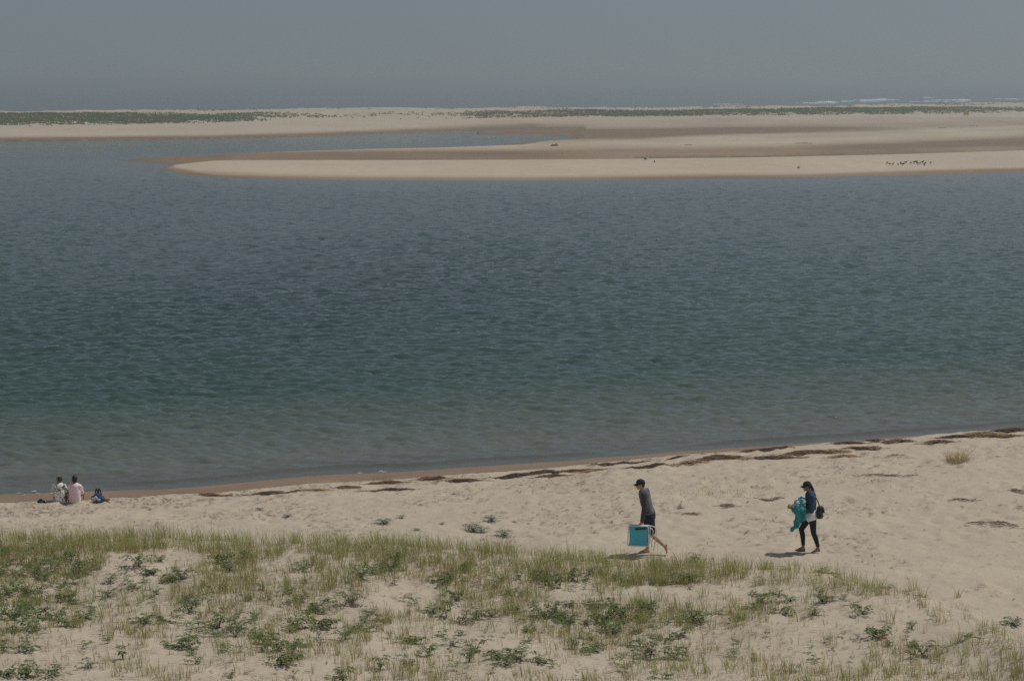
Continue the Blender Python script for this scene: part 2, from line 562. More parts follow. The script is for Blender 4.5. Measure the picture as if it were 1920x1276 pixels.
m, n, l = new_mat('sea_water')
n.remove(n['Principled BSDF'])
geo = n.new('ShaderNodeNewGeometry')
mp = n.new('ShaderNodeMapping')
mp.inputs['Scale'].default_value = (0.012, 0.028, 1)
l.new(geo.outputs['Position'], mp.inputs['Vector'])
nz = n.new('ShaderNodeTexNoise')
nz.inputs['Scale'].default_value = 1.0
nz.inputs['Detail'].default_value = 4
l.new(mp.outputs[0], nz.inputs['Vector'])
rmp = n.new('ShaderNodeMapRange')
rmp.inputs['From Min'].default_value, rmp.inputs['From Max'].default_value = 0.38, 0.62
l.new(nz.outputs['Fac'], rmp.inputs['Value'])
mx = n.new('ShaderNodeMix')
mx.data_type = 'RGBA'
mx.inputs['A'].default_value = (0.026, 0.062, 0.054, 1)
mx.inputs['B'].default_value = (0.037, 0.071, 0.061, 1)
l.new(rmp.outputs[0], mx.inputs['Factor'])
dep = n.new('ShaderNodeAttribute')
dep.attribute_name = 'depth'
sh = n.new('ShaderNodeMapRange')          # shallow water over pale sand is greener and lighter
sh.inputs['From Min'].default_value, sh.inputs['From Max'].default_value = 0.0, 1.5
sh.inputs['To Min'].default_value, sh.inputs['To Max'].default_value = 1, 0
l.new(dep.outputs['Fac'], sh.inputs['Value'])
mx2 = n.new('ShaderNodeMix')
mx2.data_type = 'RGBA'
mx2.inputs['B'].default_value = (0.125, 0.132, 0.118, 1)
l.new(sh.outputs[0], mx2.inputs['Factor'])
dp = n.new('ShaderNodeAttribute')          # soft patch of darker, bluer water left of centre
dp.attribute_name = 'blue_patch'
mxd = n.new('ShaderNodeMix')
mxd.data_type = 'RGBA'
mxd.inputs['B'].default_value = (0.016, 0.036, 0.042, 1)
l.new(dp.outputs['Fac'], mxd.inputs['Factor'])
l.new(mx.outputs['Result'], mxd.inputs['A'])
l.new(mxd.outputs['Result'], mx2.inputs['A'])
bn = n.new('ShaderNodeTexNoise')
bn.inputs['Scale'].default_value = 4.5
bn.inputs['Detail'].default_value = 3
mp2 = n.new('ShaderNodeMapping')
mp2.inputs['Scale'].default_value = (0.6, 1.3, 1)
l.new(geo.outputs['Position'], mp2.inputs['Vector'])
l.new(mp2.outputs[0], bn.inputs['Vector'])
bp = n.new('ShaderNodeBump')
bp.inputs['Strength'].default_value = 0.15
bp.inputs['Distance'].default_value = 0.05
l.new(bn.outputs['Fac'], bp.inputs['Height'])
df = n.new('ShaderNodeBsdfDiffuse')
l.new(mx2.outputs['Result'], df.inputs['Color'])
tr = n.new('ShaderNodeBsdfTransparent')
tr.inputs['Color'].default_value = (0.80, 0.86, 0.84, 1)
clr = n.new('ShaderNodeMapRange')
clr.inputs['From Min'].default_value, clr.inputs['From Max'].default_value = 0.0, 0.35
clr.inputs['To Min'].default_value, clr.inputs['To Max'].default_value = 0.5, 1.0
l.new(dep.outputs['Fac'], clr.inputs['Value'])
bodysh = n.new('ShaderNodeMixShader')
l.new(clr.outputs[0], bodysh.inputs['Fac'])
l.new(tr.outputs[0], bodysh.inputs[1])
l.new(df.outputs[0], bodysh.inputs[2])
gl = n.new('ShaderNodeBsdfGlossy')
gl.inputs['Roughness'].default_value = 0.045
l.new(bp.outputs[0], gl.inputs['Normal'])
fr = n.new('ShaderNodeFresnel')
fr.inputs['IOR'].default_value = 1.33
l.new(bp.outputs[0], fr.inputs['Normal'])
ms = n.new('ShaderNodeMixShader')
l.new(fr.outputs[0], ms.inputs['Fac'])
l.new(bodysh.outputs[0], ms.inputs[1])
l.new(gl.outputs[0], ms.inputs[2])
l.new(ms.outputs[0], n['Material Output'].inputs['Surface'])
M_WATER = m
tag(obj('water', me, M_WATER), kind='structure')

# ------------------------------------------------------------------ haze
hz, n, l = new_mat('sea_haze')
n.remove(n['Principled BSDF'])
pv = n.new('ShaderNodeVolumePrincipled')
pv.inputs['Color'].default_value = (0.70, 0.805, 0.855, 1)
pv.inputs['Density'].default_value = 0.00078
pv.inputs['Anisotropy'].default_value = 0.45
l.new(pv.outputs[0], n['Material Output'].inputs['Volume'])
hx, y0, y1, z0, z1 = 15000, -400, 13500, -8.2, 13.5
hv = [(-hx, y0, z0), (hx, y0, z0), (hx, y1, z0), (-hx, y1, z0), (-hx, y0, z1), (hx, y0, z1), (hx, y1, z1), (-hx, y1, z1)]
hf = np.array([(0, 3, 2, 1), (4, 5, 6, 7), (0, 1, 5, 4), (1, 2, 6, 5), (2, 3, 7, 6), (3, 0, 4, 7)])
tag(obj('haze', np_mesh('haze', np.array(hv, float), hf, False), hz), kind='stuff')

# ------------------------------------------------------------------ foliage helpers
def blades(roots, h, w, az, lean, cb, ct, seg=3, face=None):
    """tapered, bending blades of grass: roots (n,3); h, w, az, lean (n,); cb, ct colours at base and tip (n,3)"""
    nb = len(roots)
    face = rng.uniform(0, 2 * np.pi, nb) if face is None else face
    dx, dy = np.cos(az), np.sin(az)
    sx, sy = np.cos(face), np.sin(face)
    V, C = [], []
    for k in range(seg + 1):
        t = k / seg
        out = lean * t ** 1.8
        up = t * (1 - 0.28 * np.minimum(lean, 1.2) * t)
        cx = roots[:, 0] + dx * h * out
        cy = roots[:, 1] + dy * h * out
        cz = roots[:, 2] + h * up - 0.01
        col = cb + (ct - cb) * min(1, t * 1.25)
        if k < seg:
            ww = w * (1 - 0.75 * t ** 1.5) * 0.5
            V += [np.stack([cx - sx * ww, cy - sy * ww, cz], -1), np.stack([cx + sx * ww, cy + sy * ww, cz], -1)]
            C += [col, col]
        else:
            V += [np.stack([cx, cy, cz], -1)]
            C += [col]
    V, C = np.stack(V, 1), np.stack(C, 1)
    m_ = V.shape[1]
    base = np.arange(nb)[:, None] * m_
    q = [np.concatenate([base + 2 * k, base + 2 * k + 1, base + 2 * k + 3, base + 2 * k + 2], 1) for k in range(seg - 1)]
    tr_ = np.concatenate([base + 2 * seg - 2, base + 2 * seg - 1, base + 2 * seg], 1)
    return V.reshape(-1, 3), ([np.concatenate(q)] if q else []) + [tr_], C.reshape(-1, 3)


GREEN = np.array([[0.33, 0.37, 0.085], [0.26, 0.32, 0.07], [0.45, 0.45, 0.15], [0.21, 0.29, 0.085]])
STRAW = np.array([[0.50, 0.40, 0.21], [0.42, 0.32, 0.16], [0.56, 0.46, 0.28]])


def grass_cols(nb, dead):
    g = GREEN[rng.integers(0, 4, nb)] * rng.uniform(0.75, 1.2, (nb, 1))
    s_ = STRAW[rng.integers(0, 3, nb)] * rng.uniform(0.75, 1.15, (nb, 1))
    isdead = (rng.random(nb) < dead)[:, None]
    return np.where(isdead, s_ * 0.9, 0.55 * s_ + 0.45 * g), np.where(isdead, s_, g)


def tuft_blades(cx, cy, nb, rad, hgt, dead, wid=0.006):
    """blades of many tufts; every argument an array with one entry per tuft"""
    idx = np.repeat(np.arange(len(cx)), nb)
    k = len(idx)
    a, r = rng.uniform(0, 2 * np.pi, k), np.sqrt(rng.random(k)) * rad[idx]
    x, y = cx[idx] + r * np.cos(a), cy[idx] + r * np.sin(a)
    h = hgt[idx] * rng.uniform(0.45, 1.1, k)
    lean = np.abs(rng.normal(0.18, 0.2, k)) + 0.35 * r / np.maximum(rad[idx], 0.01) * rng.random(k)
    az = np.where(rng.random(k) < 0.6, a, rng.normal(2.9, 0.6, k))
    cb, ct = grass_cols(k, dead)
    return np.stack([x, y, ground(x, y)], -1), h, rng.uniform(0.7, 1.4, k) * wid, az, lean, cb, ct


# ------------------------------------------------------------------ grass on the near dune (too dense to count)
def dens(x, y):
    e = dune_e(x, y)
    px = to_px(x, y, 1.9)[0]
    n1 = fbm(x * 0.9, y * 0.75, 111, 3)
    n2 = fbm(x * 0.35, y * 0.4, 115, 3)
    right = 1 - sstep(1150, 1880, px)
    crest = sstep(-0.9, -0.3, e) * (1 - sstep(0.9, 2.0, e)) * (0.30 + 0.70 * right) * sstep(0.34, 0.56, n1 + 0.14 * right)
    mid = sstep(0.6, 1.2, e) * (1 - sstep(2.5, 6.5, e)) * sstep(0.47, 0.62, 0.55 * n1 + 0.45 * n2 + 0.06) * (0.35 + 0.65 * right)
    low = sstep(0.3, 1.5, e) * sstep(0.40, 0.62, n1) * 0.22
    return crest * 32, mid * 42 + low * 85, e


N_T = 60000
tx = rng.uniform(-1, 1, N_T)
ty = rng.uniform(29, 46.5, N_T)
tx = tx * (ty * 0.27 + 1.5)
area = 17.5 * 2 * (37.7 * 0.27 + 1.5) / N_T
dc, dm, de = dens(tx, ty)
r1 = rng.random(N_T)
isc = r1 < dc * area
ism = (~isc) & (r1 < (dc + dm) * area)
isl = (~isc) & (~ism) & (rng.random(N_T) < 7 * area) & (de > 0.2)
parts_ = []
c = np.where(isc)[0]
parts_.append(tuft_blades(tx[c], ty[c], rng.integers(10, 22, len(c)), rng.uniform(0.08, 0.2, len(c)), rng.uniform(0.24, 0.54, len(c)) * (1 - 0.25 * sstep(1200, 1800, to_px(tx[c], ty[c], 1.9)[0])), 0.15))
c = np.where(ism)[0]
parts_.append(tuft_blades(tx[c], ty[c], rng.integers(5, 15, len(c)), rng.uniform(0.05, 0.16, len(c)), rng.uniform(0.16, 0.40, len(c)), 0.25, 0.0075))
c = np.where(isl)[0]
parts_.append(tuft_blades(tx[c], ty[c], rng.integers(2, 6, len(c)), rng.uniform(0.02, 0.10, len(c)), rng.uniform(0.12, 0.30, len(c)), 0.4, 0.0075))
allp = [np.concatenate([p[i] for p in parts_]) for i in range(7)]
V, F, C = blades(*allp)
me = np_mesh('dune_grass', V, F, False)
cattr(me, 'tint', C)
tag(obj('dune_grass', me, M_GRASS), 'yellow green beach grass thick along the crest of the near dune', 'grass', kind='stuff')

# dry stalks, leaf litter and reed bits lying on the sand
def litter(n_, xs, ys, lmin, lmax, cols, wid, acc):
    x, y = rng.uniform(*xs, n_), rng.uniform(*ys, n_)
    ok = acc(x, y)
    x, y = x[ok], y[ok]
    k = len(x)
    a = rng.normal(0, 0.55, k)
    ln, wd = rng.uniform(lmin, lmax, k), rng.uniform(0.6, 1.5, k) * wid
    c, s_ = np.cos(a), np.sin(a)
    V = []
    for u, v in ((-1, 0), (0, -1), (1, 0), (0, 1)):
        qx = x + c * u * ln / 2 - s_ * v * wd / 2
        qy = y + s_ * u * ln / 2 + c * v * wd / 2
        V.append(np.stack([qx, qy, ground(qx, qy) + 0.012 + (0.02 if u == 0 else 0)], -1))
    V = np.stack(V, 1).reshape(-1, 3)
    b = np.arange(k)[:, None] * 4
    col = np.array(cols)[rng.integers(0, len(cols), k)] * rng.uniform(0.7, 1.25, (k, 1))
    return V, np.concatenate([b, b + 1, b + 2, b + 3], 1), np.repeat(col, 4, 0)


DARKS = [(0.10, 0.07, 0.045), (0.07, 0.05, 0.035), (0.16, 0.11, 0.07), (0.22, 0.16, 0.09)]


def acc_beach(x, y):
    d = shore_d(x, y) * np.interp(x, KX, KV)
    e = dune_e(x, y)
    nn = fbm(x * 0.5, y * 0.5, 131, 3)
    wr = np.exp(-((d - 5.6) / 1.5) ** 2)
    p = (0.10 + 1.5 * sstep(0.52, 0.68, nn)) * 0.30 + 2.2 * wr * sstep(0.36, 0.6, fbm(x * 0.8, y * 0.8, 135, 2))
    return (rng.random(len(x)) < p) & (d > 4.3) & (e < -0.3) & (np.abs(x) < 0.29 * y)


def acc_dune(x, y):
    e = dune_e(x, y)
    nn = fbm(x * 0.8, y * 0.8, 137, 3)
    return (rng.random(len(x)) < 0.25 + 0.75 * sstep(0.45, 0.62, nn)) & (e > -0.2) & (np.abs(x) < 0.27 * y + 0.5)


V1, F1, C1 = litter(75000, (-20, 20), (40, 69), 0.05, 0.26, DARKS + [(0.26, 0.19, 0.12)], 0.019, acc_beach)
me = np_mesh('reed_litter', V1, F1, False)
cattr(me, 'tint', C1)
tag(obj('reed_litter', me, M_STRAW), 'fine dark bits of dry reed strewn over the beach', 'litter', kind='stuff')
V1, F1, C1 = litter(24000, (-12, 12), (29, 46), 0.06, 0.26, DARKS + [(0.30, 0.22, 0.12)], 0.013, acc_dune)
me = np_mesh('dry_stalks', V1, F1, False)
cattr(me, 'tint', C1)
tag(obj('dry_stalks', me, M_STRAW), 'dead grass stalks lying on the sand between the dune tufts', 'litter', kind='stuff')

# faint sprouting grass on the open beach
sx_, sy_ = [], []
for (px, py, rx, ry_, k) in ((1330, 928, 130, 16, 420), (1610, 908, 80, 12, 150), (1120, 915, 70, 14, 90), (560, 945, 200, 12, 110), (1850, 850, 90, 10, 120), (60, 965, 120, 12, 60)):
    for _ in range(k):
        q = on_ground(px + random.gauss(0, rx * 0.6), py + random.gauss(0, ry_ * 0.6)) if False else at(px + random.gauss(0, rx * 0.6), py + random.gauss(0, ry_ * 0.6), 0.95)
        sx_.append(q[0]); sy_.append(q[1])
sx_, sy_ = np.array(sx_), np.array(sy_)
k = len(sx_)
V, F, C = blades(*tuft_blades(sx_, sy_, np.full(k, 3), np.full(k, 0.09), rng.uniform(0.04, 0.11, k), 0.4, 0.007))
me = np_mesh('sprouting_grass', V, F, False)
cattr(me, 'tint', C)
tag(obj('sprouting_grass', me, M_GRASS), 'faint short grass sprouting in patches on the open beach', 'grass', kind='stuff')

# ------------------------------------------------------------------ broad-leaved plants of the dune
def leaf_plant_mesh(name, seed, n_stem, reach, height, leaf, tint, pairs=5):
    r = random.Random(seed)
    V, T, C = [], [], []
    SV, ST = [], []
    for k in range(n_stem):
        a = 2 * math.pi * k / n_stem + r.uniform(-0.5, 0.5)
        L = reach * r.uniform(0.55, 1.1)
        H = height * r.uniform(0.6, 1.15)
        ca, sa = math.cos(a), math.sin(a)
        pts = []
        for i in range(pairs + 2):
            t = i / (pairs + 1)
            pts.append(Vector((ca * L * t, sa * L * t, H * (1 - (1 - 1.5 * t) ** 2) * 0.9 + 0.005)))
        b0 = len(SV)
        for i, p_ in enumerate(pts):
            w_ = 0.004 * (1 - 0.6 * i / len(pts))
            SV += [p_ + Vector((-sa * w_, ca * w_, 0)), p_ + Vector((sa * w_, -ca * w_, 0)), p_ + Vector((0, 0, 1.5 * w_))]
        for i in range(len(pts) - 1):
            o0, o1 = b0 + 3 * i, b0 + 3 * i + 3
            for u, v in ((0, 1), (1, 2), (2, 0)):
                ST.append((o0 + u, o0 + v, o1 + v, o1 + u))
        for i in range(1, pairs + 2):
            p_ = pts[i]
            for side in (-1, 1) if i <= pairs else (0,):
                ln = leaf * r.uniform(0.7, 1.2)
                wd = ln * r.uniform(0.42, 0.58)
                d = (Vector((ca, sa, 0)) * (0.35 if side else 1) + Vector((-sa, ca, 0)) * side * r.uniform(0.8, 1.1))
                d.z = r.uniform(-0.35, 0.3)
                d.normalize()
                s_ = d.cross(Vector((0, 0, 1))).normalized()
                up = s_.cross(d)
                tw = r.uniform(-0.5, 0.5)
                s_ = s_ * math.cos(tw) + up * math.sin(tw)
                o = len(V)
                droop = Vector((0, 0, -ln * r.uniform(0.05, 0.3)))
                mid = p_ + d * ln * 0.5 + Vector((0, 0, -0.06 * ln))
                V += [p_, mid + s_ * wd * 0.5 + Vector((0, 0, 0.1 * ln)), mid - s_ * wd * 0.5 + Vector((0, 0, 0.1 * ln)), mid, p_ + d * ln + droop]
                T += [(o, o + 3, o + 1), (o, o + 2, o + 3), (o + 3, o + 4, o + 1), (o + 2, o + 4, o + 3)]
                f = r.uniform(0.6, 1.35)
                warm = r.uniform(0.8, 1.25)
                C += [(tint[0] * f * warm, tint[1] * f, tint[2] * f)] * 5
    leaf_me = np_mesh(name + '_foliage', np.array([tuple(v) for v in V]), np.array(T), False)
    cattr(leaf_me, 'tint', np.array(C))
    stem_me = np_mesh(name + '_stems', np.array([tuple(v) for v in SV]), np.array(ST), True)
    cattr(stem_me, 'tint', np.tile(np.array([[0.09, 0.075, 0.035]]), (len(SV), 1)))
    return stem_me, leaf_me


DARKGREEN = (0.090, 0.145, 0.032)
PLANTS = [leaf_plant_mesh('leafy_plant', 100 + i, (4, 6, 7, 9, 5, 3, 11, 5)[i], (0.18, 0.22, 0.26, 0.29, 0.25, 0.30, 0.20, 0.16)[i], (0.14, 0.17, 0.19, 0.2, 0.12, 0.10, 0.24, 0.26)[i],
                          (0.070, 0.066, 0.080, 0.062, 0.090, 0.085, 0.055, 0.075)[i], DARKGREEN, (4, 5, 5, 6, 6, 7, 4, 4)[i]) for i in range(8)]
plant_px = """148,1062 183,1058 207,1082 202,1110 248,1093 260,1053 283,1067 293,1105 320,1080 340,1078 300,1043 417,1045 430,1060 460,1048 567,1060 353,1137 270,1157 313,1157
133,1117 130,1167 60,1173 28,1177 7,1213 53,1213 230,1227 165,1243 103,1258 50,1258 7,1257 327,1205 348,1192 350,1207 447,1170 440,1183 483,1188 500,1198 493,1212 520,1213 567,1120
593,1137 613,1120 390,1165 412,1167 477,1150 557,1170 587,1170 613,1167 563,1202 597,1187 600,1203 550,1217 563,1228 537,1237 160,1150 37,1143 70,1150 680,1037 677,1075 700,1067 743,1053
733,1060 833,1080 873,1063 973,1077 1017,1077 1030,1087 1050,1093 1073,1077 1103,1077 1133,1063 1153,1080 1203,1070 1223,1087 1253,1087 657,1123 853,1117 807,1140 837,1150 873,1150
893,1153 923,1148 683,1175 713,1155 967,1140 1040,1138 1067,1127 1043,1150 1020,1148 1063,1157 1100,1162 1113,1128 1145,1127 1128,1155 1162,1147 1190,1153 1213,1132 993,1175 1148,1178
1192,1177 647,1190 773,1198 850,1202 893,1212 803,1222 767,1237 713,1247 880,1233 927,1227 960,1223 977,1230 947,1237 1017,1235 1107,1190 1077,1208 1110,1212 1180,1203 1200,1203 1210,1220
1220,1228 1253,1192 1263,1225 643,1272 1290,1082 1303,1043 1410,1080 1472,1065 1487,1070 1543,1068 1575,1090 1427,1110 1433,1123 1413,1132 1478,1118 1542,1120 1468,1140 1527,1145
1663,1100 1617,1143 1297,1158 1312,1157 1647,1183 1710,1170 1817,1187 1877,1187 1897,1162 1730,1220"""
plant_px = [tuple(map(float, t.split(','))) for t in plant_px.split()]
ORD = ['leftmost', 'second', 'third', 'fourth', 'fifth', 'sixth', 'seventh', 'eighth', 'ninth', 'tenth', 'eleventh', 'twelfth', 'thirteenth', 'fourteenth', 'fifteenth', 'sixteenth', 'seventeenth', 'eighteenth', 'nineteenth', 'twentieth']
COLS = [(0, 'at the far left'), (330, 'left of grey-green clumps'), (690, 'below grey-green clumps'), (1010, 'below the walking man'), (1290, 'below the walking woman'), (1600, 'at the far right')]


def zone(px, py, rows):
    c = [t for a, t in COLS if px >= a][-1]
    for lim, t in rows:
        if py < lim:
            return t + ' ' + c
    return rows[-1][1] + ' ' + c


def ordinal(i, n_):
    if n_ == 1:
        return 'only'
    return ORD[0] if i == 0 else ('rightmost' if i == n_ - 1 else ORD[i] + ' from left')


def zoned(points, rows):
    by = {}
    for p in points:
        by.setdefault(zone(p[0], p[1], rows), []).append(p)
    for z, ps in by.items():
        ps.sort(key=lambda p: p[0])
        for i, p in enumerate(ps):
            yield p, ordinal(i, len(ps)), z


for i, (p, o_, z) in enumerate(zoned(plant_px, [(1100, 'by the dune crest'), (1180, 'on the middle slope'), (2000, 'near the bottom edge')])):
    x, y, zz = on_ground(p[0], p[1] + 8)
    st, lf = PLANTS[rng.integers(0, 8)]
    sc = rng.uniform(0.62, 1.3)
    root = obj('leafy_plant', st, M_LEAF, None, (x, y, zz - 0.01), (0, 0, rng.uniform(0, 6.28)))
    root.scale = (sc, sc, sc)
    obj('foliage', lf, M_LEAF, root)
    tag(root, f'{o_} dark leafy plant {z}', 'plant', 'dark leafy plants on the near dune')

# dense dark ground cover at the left end of the dune, and thickets on the crest
def cover(spots, rr):
    V, F, C, o = [], [], [], 0
    for (px, py) in spots:
        x, y, zz = on_ground(px, py)
        st, lf = PLANTS[rng.integers(0, 8)]
        v = np.empty(len(lf.vertices) * 3, np.float32)
        lf.vertices.foreach_get('co', v)
        v = v.reshape(-1, 3) * rng.uniform(*rr)
        a = rng.uniform(0, 6.28)
        v = v @ np.array([[math.cos(a), math.sin(a), 0], [-math.sin(a), math.cos(a), 0], [0, 0, 1]]) + np.array([x, y, zz + 0.02])
        f = np.empty(len(lf.polygons) * 3, np.int32)
        lf.polygons.foreach_get('vertices', f)
        c_ = np.empty(len(lf.vertices) * 4, np.float32)
        lf.attributes['tint'].data.foreach_get('color', c_)
        V.append(v); F.append(f.reshape(-1, 3) + o); C.append(c_.reshape(-1, 4)[:, :3]); o += len(v)
    return np.concatenate(V), np.concatenate(F), np.concatenate(C)


spots = [(-70 + 215 * rng.random() ** 1.3 - 0.25 * abs(py - 1085), py) for py in rng.uniform(1030, 1165, 85)]
V, F, C = cover(spots, (0.6, 1.05))
me = np_mesh('leafy_ground_cover', V, F, False)
cattr(me, 'tint', C)
tag(obj('leafy_ground_cover', me, M_LEAF), 'dense dark green leafy ground cover at the left end of the dune', 'ground cover', kind='stuff')

# small seedlings mixed through the grass
spots = []
while len(spots) < 260:
    px, py = rng.uniform(-20, 1750), rng.uniform(1045, 1275)
    if rng.random() < float(sstep(0.42, 0.6, fbm(np.array([px / 130.0]), np.array([py / 40.0]), 171, 3))[0]) * (1 - 0.5 * px / 1750) * (1 - 0.4 * (py - 1045) / 230) and py > 1030 + 0.05 * px:
        spots.append((px, py))
V, F, C = cover(spots, (0.28, 0.62))
me = np_mesh('seedlings', V, F, False)
cattr(me, 'tint', C)
tag(obj('seedlings', me, M_LEAF), 'tiny green seedlings mixed through the dune grass', 'ground cover', kind='stuff')

# ------------------------------------------------------------------ single grass tufts that stand clear on the sand
tuft_px = """1730,1122,1.1 1763,1168,1.3 1817,1166,1.0 1847,1200,1.0 1667,1168,1.3 1567,1085,1.5 1600,1088,1.2 1713,1105,1.2 1795,1120,0.8 1647,1250,1.1 1793,1205,0.8 1847,1262,0.9 1905,1265,0.9
1477,1262,1.2 1527,1266,0.9 1417,1268,1.3 1383,1215,1.0 1317,1120,1.0 1887,1228,0.6 1557,1208,1.2 387,1100,1.3 463,1125,1.3 297,1155,1.0 273,1198,0.9 453,1240,1.1 347,1272,1.0 217,1268,1.0
683,1165,1.2 827,1142,1.2 670,1232,0.9 747,1270,1.2 963,1185,0.9 1127,1110,1.0 1263,1258,1.1"""
tuft_px = [tuple(map(float, t.split(','))) for t in tuft_px.split()]
for p, o_, z in zoned(tuft_px, [(1135, 'by the crest'), (1215, 'on the middle slope'), (2000, 'near the bottom edge')]):
    x, y, zz = on_ground(p[0], p[1])
    nb = int(16 * p[2] + rng.integers(4, 14))
    b = tuft_blades(np.array([x]), np.array([y]), np.array([nb]), np.array([0.09 * p[2]]), np.array([0.36 * p[2]]), 0.3, 0.007)
    V, F, C = blades(*b)
    V = V - np.array([x, y, zz])
    me = np_mesh('grass_tuft', V, F, False)
    cattr(me, 'tint', C)
    tag(obj('grass_tuft', me, M_GRASS, None, (x, y, zz)), f'{o_} clear standing grass tuft {z}', 'grass tuft', 'single grass tufts on the near dune')

# ------------------------------------------------------------------ grey-green clumps on the beach
GREY = (0.27, 0.31, 0.235)
GP = [leaf_plant_mesh('grey_clump', 300 + i, 16, 0.22, 0.15, 0.055, GREY, 4) for i in range(3)]
for i, (px, py, w_, lab) in enumerate([
        (720, 981, 0.75, 'grey-green leafy clump, leftmost of the large ones on the beach'),
        (752, 971, 0.45, 'small grey-green plant just right of the leftmost clump'),
        (886, 993, 0.85, 'left half of the widest grey-green clump left of the man'),
        (903, 996, 0.7, 'right half of the widest grey-green clump left of the man'),
        (921, 976, 0.72, 'grey-green leafy clump farthest from the dune, left of the man'),
        (945, 1004, 0.75, 'pale silvery clump nearest to the walking man'),
        (829, 982, 0.3, 'tiny dark green plant between the grey-green clumps'),
        (782, 993, 0.28, 'tiny brownish plant at the edge of the dune grass'),
        (539, 968, 0.38, 'small green plant alone on the beach right of the couple'),
        (487, 956, 0.45, 'low straggling green plant on the beach near the wrack line')]):
    x, y, zz = on_ground(px, py)
    st, lf = GP[i % 3]
    root = obj('beach_plant', st, M_LEAF, None, (x, y, zz - 0.01), (0, 0, i * 1.3))
    root.scale = (w_ * 1.75, w_ * 1.4, w_ * 1.3)
    obj('foliage', lf, M_LEAF, root)
    tag(root, lab, 'plant', 'grey-green plants on the beach')

# ------------------------------------------------------------------ seaweed and reed wrack along the tide line
M_WRACK = leaf_mat('wrack', 0.05, 0.8)
WCOL = {'dark': [(0.075, 0.048, 0.030), (0.11, 0.07, 0.042), (0.05, 0.034, 0.024)],
        'brown': [(0.13, 0.075, 0.04), (0.10, 0.06, 0.032), (0.17, 0.105, 0.055)],
        'straw': [(0.27, 0.19, 0.09), (0.22, 0.15, 0.07), (0.32, 0.235, 0.12)]}


def wrack_mesh(kind, L, W, H, k, seed, x0, y0, rz):
    r = np.random.default_rng(seed)
    cr, sr = math.cos(rz), math.sin(rz)
    g0 = float(ground(x0, y0))
    gl_ = lambda u, v: ground(x0 + cr * u - sr * v, y0 + sr * u + cr * v) - g0
    V, F, C = [], [], []
    # low matted heap
    nu, nv = 26, 9
    uu, vv = np.meshgrid(np.linspace(-1, 1, nu), np.linspace(-1, 1, nv))
    mound = np.clip(1 - uu ** 2 - vv ** 2, 0, 1) ** 0.6 * H * (3.4 * fbm(uu * 4.2 + seed, vv * 2.4 + 3, seed, 3) ** 2 - 0.72)
    bx, by = uu * L / 2, vv * W / 2 + 0.16 * W * np.sin(uu * 3 + seed) * 1.5
    bz = gl_(bx, by) + mound - 0.02
    V.append(np.stack([bx, by, bz], -1).reshape(-1, 3))
    F.append(grid_faces(nv, nu))
    pal = np.array(WCOL[kind])
    C.append(pal[r.integers(0, 3, nu * nv)] * r.uniform(0.7, 1.2, (nu * nv, 1)))
    o = nu * nv
    # strands
    for _ in range(k):
        u, v = np.clip(r.normal(0, 0.55), -1.7, 1.7), np.clip(r.normal(0, 0.6), -1.6, 1.6)
        a = r.normal(0, 0.35)
        ln, wd = r.uniform(0.10, 0.42), r.uniform(0.007, 0.020)
        cu, cv = u * L / 2, v * W / 2 + 0.16 * W * math.sin(u * 3 + seed) * 1.5
        hz_ = max(0, 1 - u * u - v * v) ** 0.6 * H
        pts = []
        for q in (-0.5, 0, 0.5):
            pu, pv = cu + math.cos(a + q * 0.9) * ln * q, cv + math.sin(a + q * 0.9) * ln * q
            pz = float(gl_(pu, pv)) + hz_ * r.uniform(0.6, 1.15) + (0.03 * r.random() if q == 0 else 0.006)
            pts.append((pu, pv, pz))
        sd = np.array([-math.sin(a), math.cos(a), 0.4]) * wd / 2
        pp = np.array(pts)
        V.append(np.concatenate([pp - sd, pp + sd]))
        F.append(np.array([[0, 1, 4, 3], [1, 2, 5, 4]]) + o)
        C.append(np.tile(pal[r.integers(0, 3)] * r.uniform(0.6, 1.5), (6, 1)))
        o += 6
    me = np_mesh('seaweed_clump', np.concatenate(V), np.concatenate(F), False)
    cattr(me, 'tint', np.concatenate(C))
    return me


wrack = [  # px, py, width px, height px, kind
    (520, 926, 70, 7, 'dark'), (402, 929, 36, 6, 'brown'), (598, 919, 24, 6, 'straw'), (652, 914, 26, 7, 'brown'), (722, 906, 52, 9, 'brown'), (735, 918, 60, 5, 'dark'),
    (812, 899, 40, 9, 'brown'), (868, 901, 56, 8, 'brown'), (965, 892, 62, 9, 'dark'), (1018, 886, 44, 10, 'dark'), (1036, 893, 46, 6, 'brown'), (1082, 883, 54, 6, 'brown'),
    (1113, 881, 34, 5, 'straw'), (1166, 867, 66, 5, 'dark'), (1217, 876, 60, 9, 'dark'), (1271, 857, 28, 7, 'dark'), (1298, 868, 40, 10, 'straw'), (1352, 860, 74, 12, 'brown'),
    (1402, 845, 20, 5, 'dark'), (1432, 845, 26, 8, 'dark'), (1463, 841, 22, 7, 'dark'), (1454, 859, 60, 9, 'brown'), (1516, 850, 76, 12, 'brown'), (1562, 847, 44, 9, 'straw'),
    (1580, 856, 34, 6, 'straw'), (1593, 831, 42, 6, 'dark'), (1620, 842, 48, 10, 'brown'), (1640, 826, 26, 5, 'dark'), (1684, 829, 46, 10, 'brown'), (1758, 830, 46, 9, 'brown'),
    (1797, 820, 48, 8, 'dark'), (1838, 815, 64, 10, 'straw'), (1893, 808, 54, 11, 'dark'), (1874, 820, 60, 8, 'brown'), (1936, 803, 50, 9, 'brown')]
wrack.sort()
cnt = {}
tot = {k_: sum(1 for t in wrack if t[4] == k_) for k_ in WCOL}
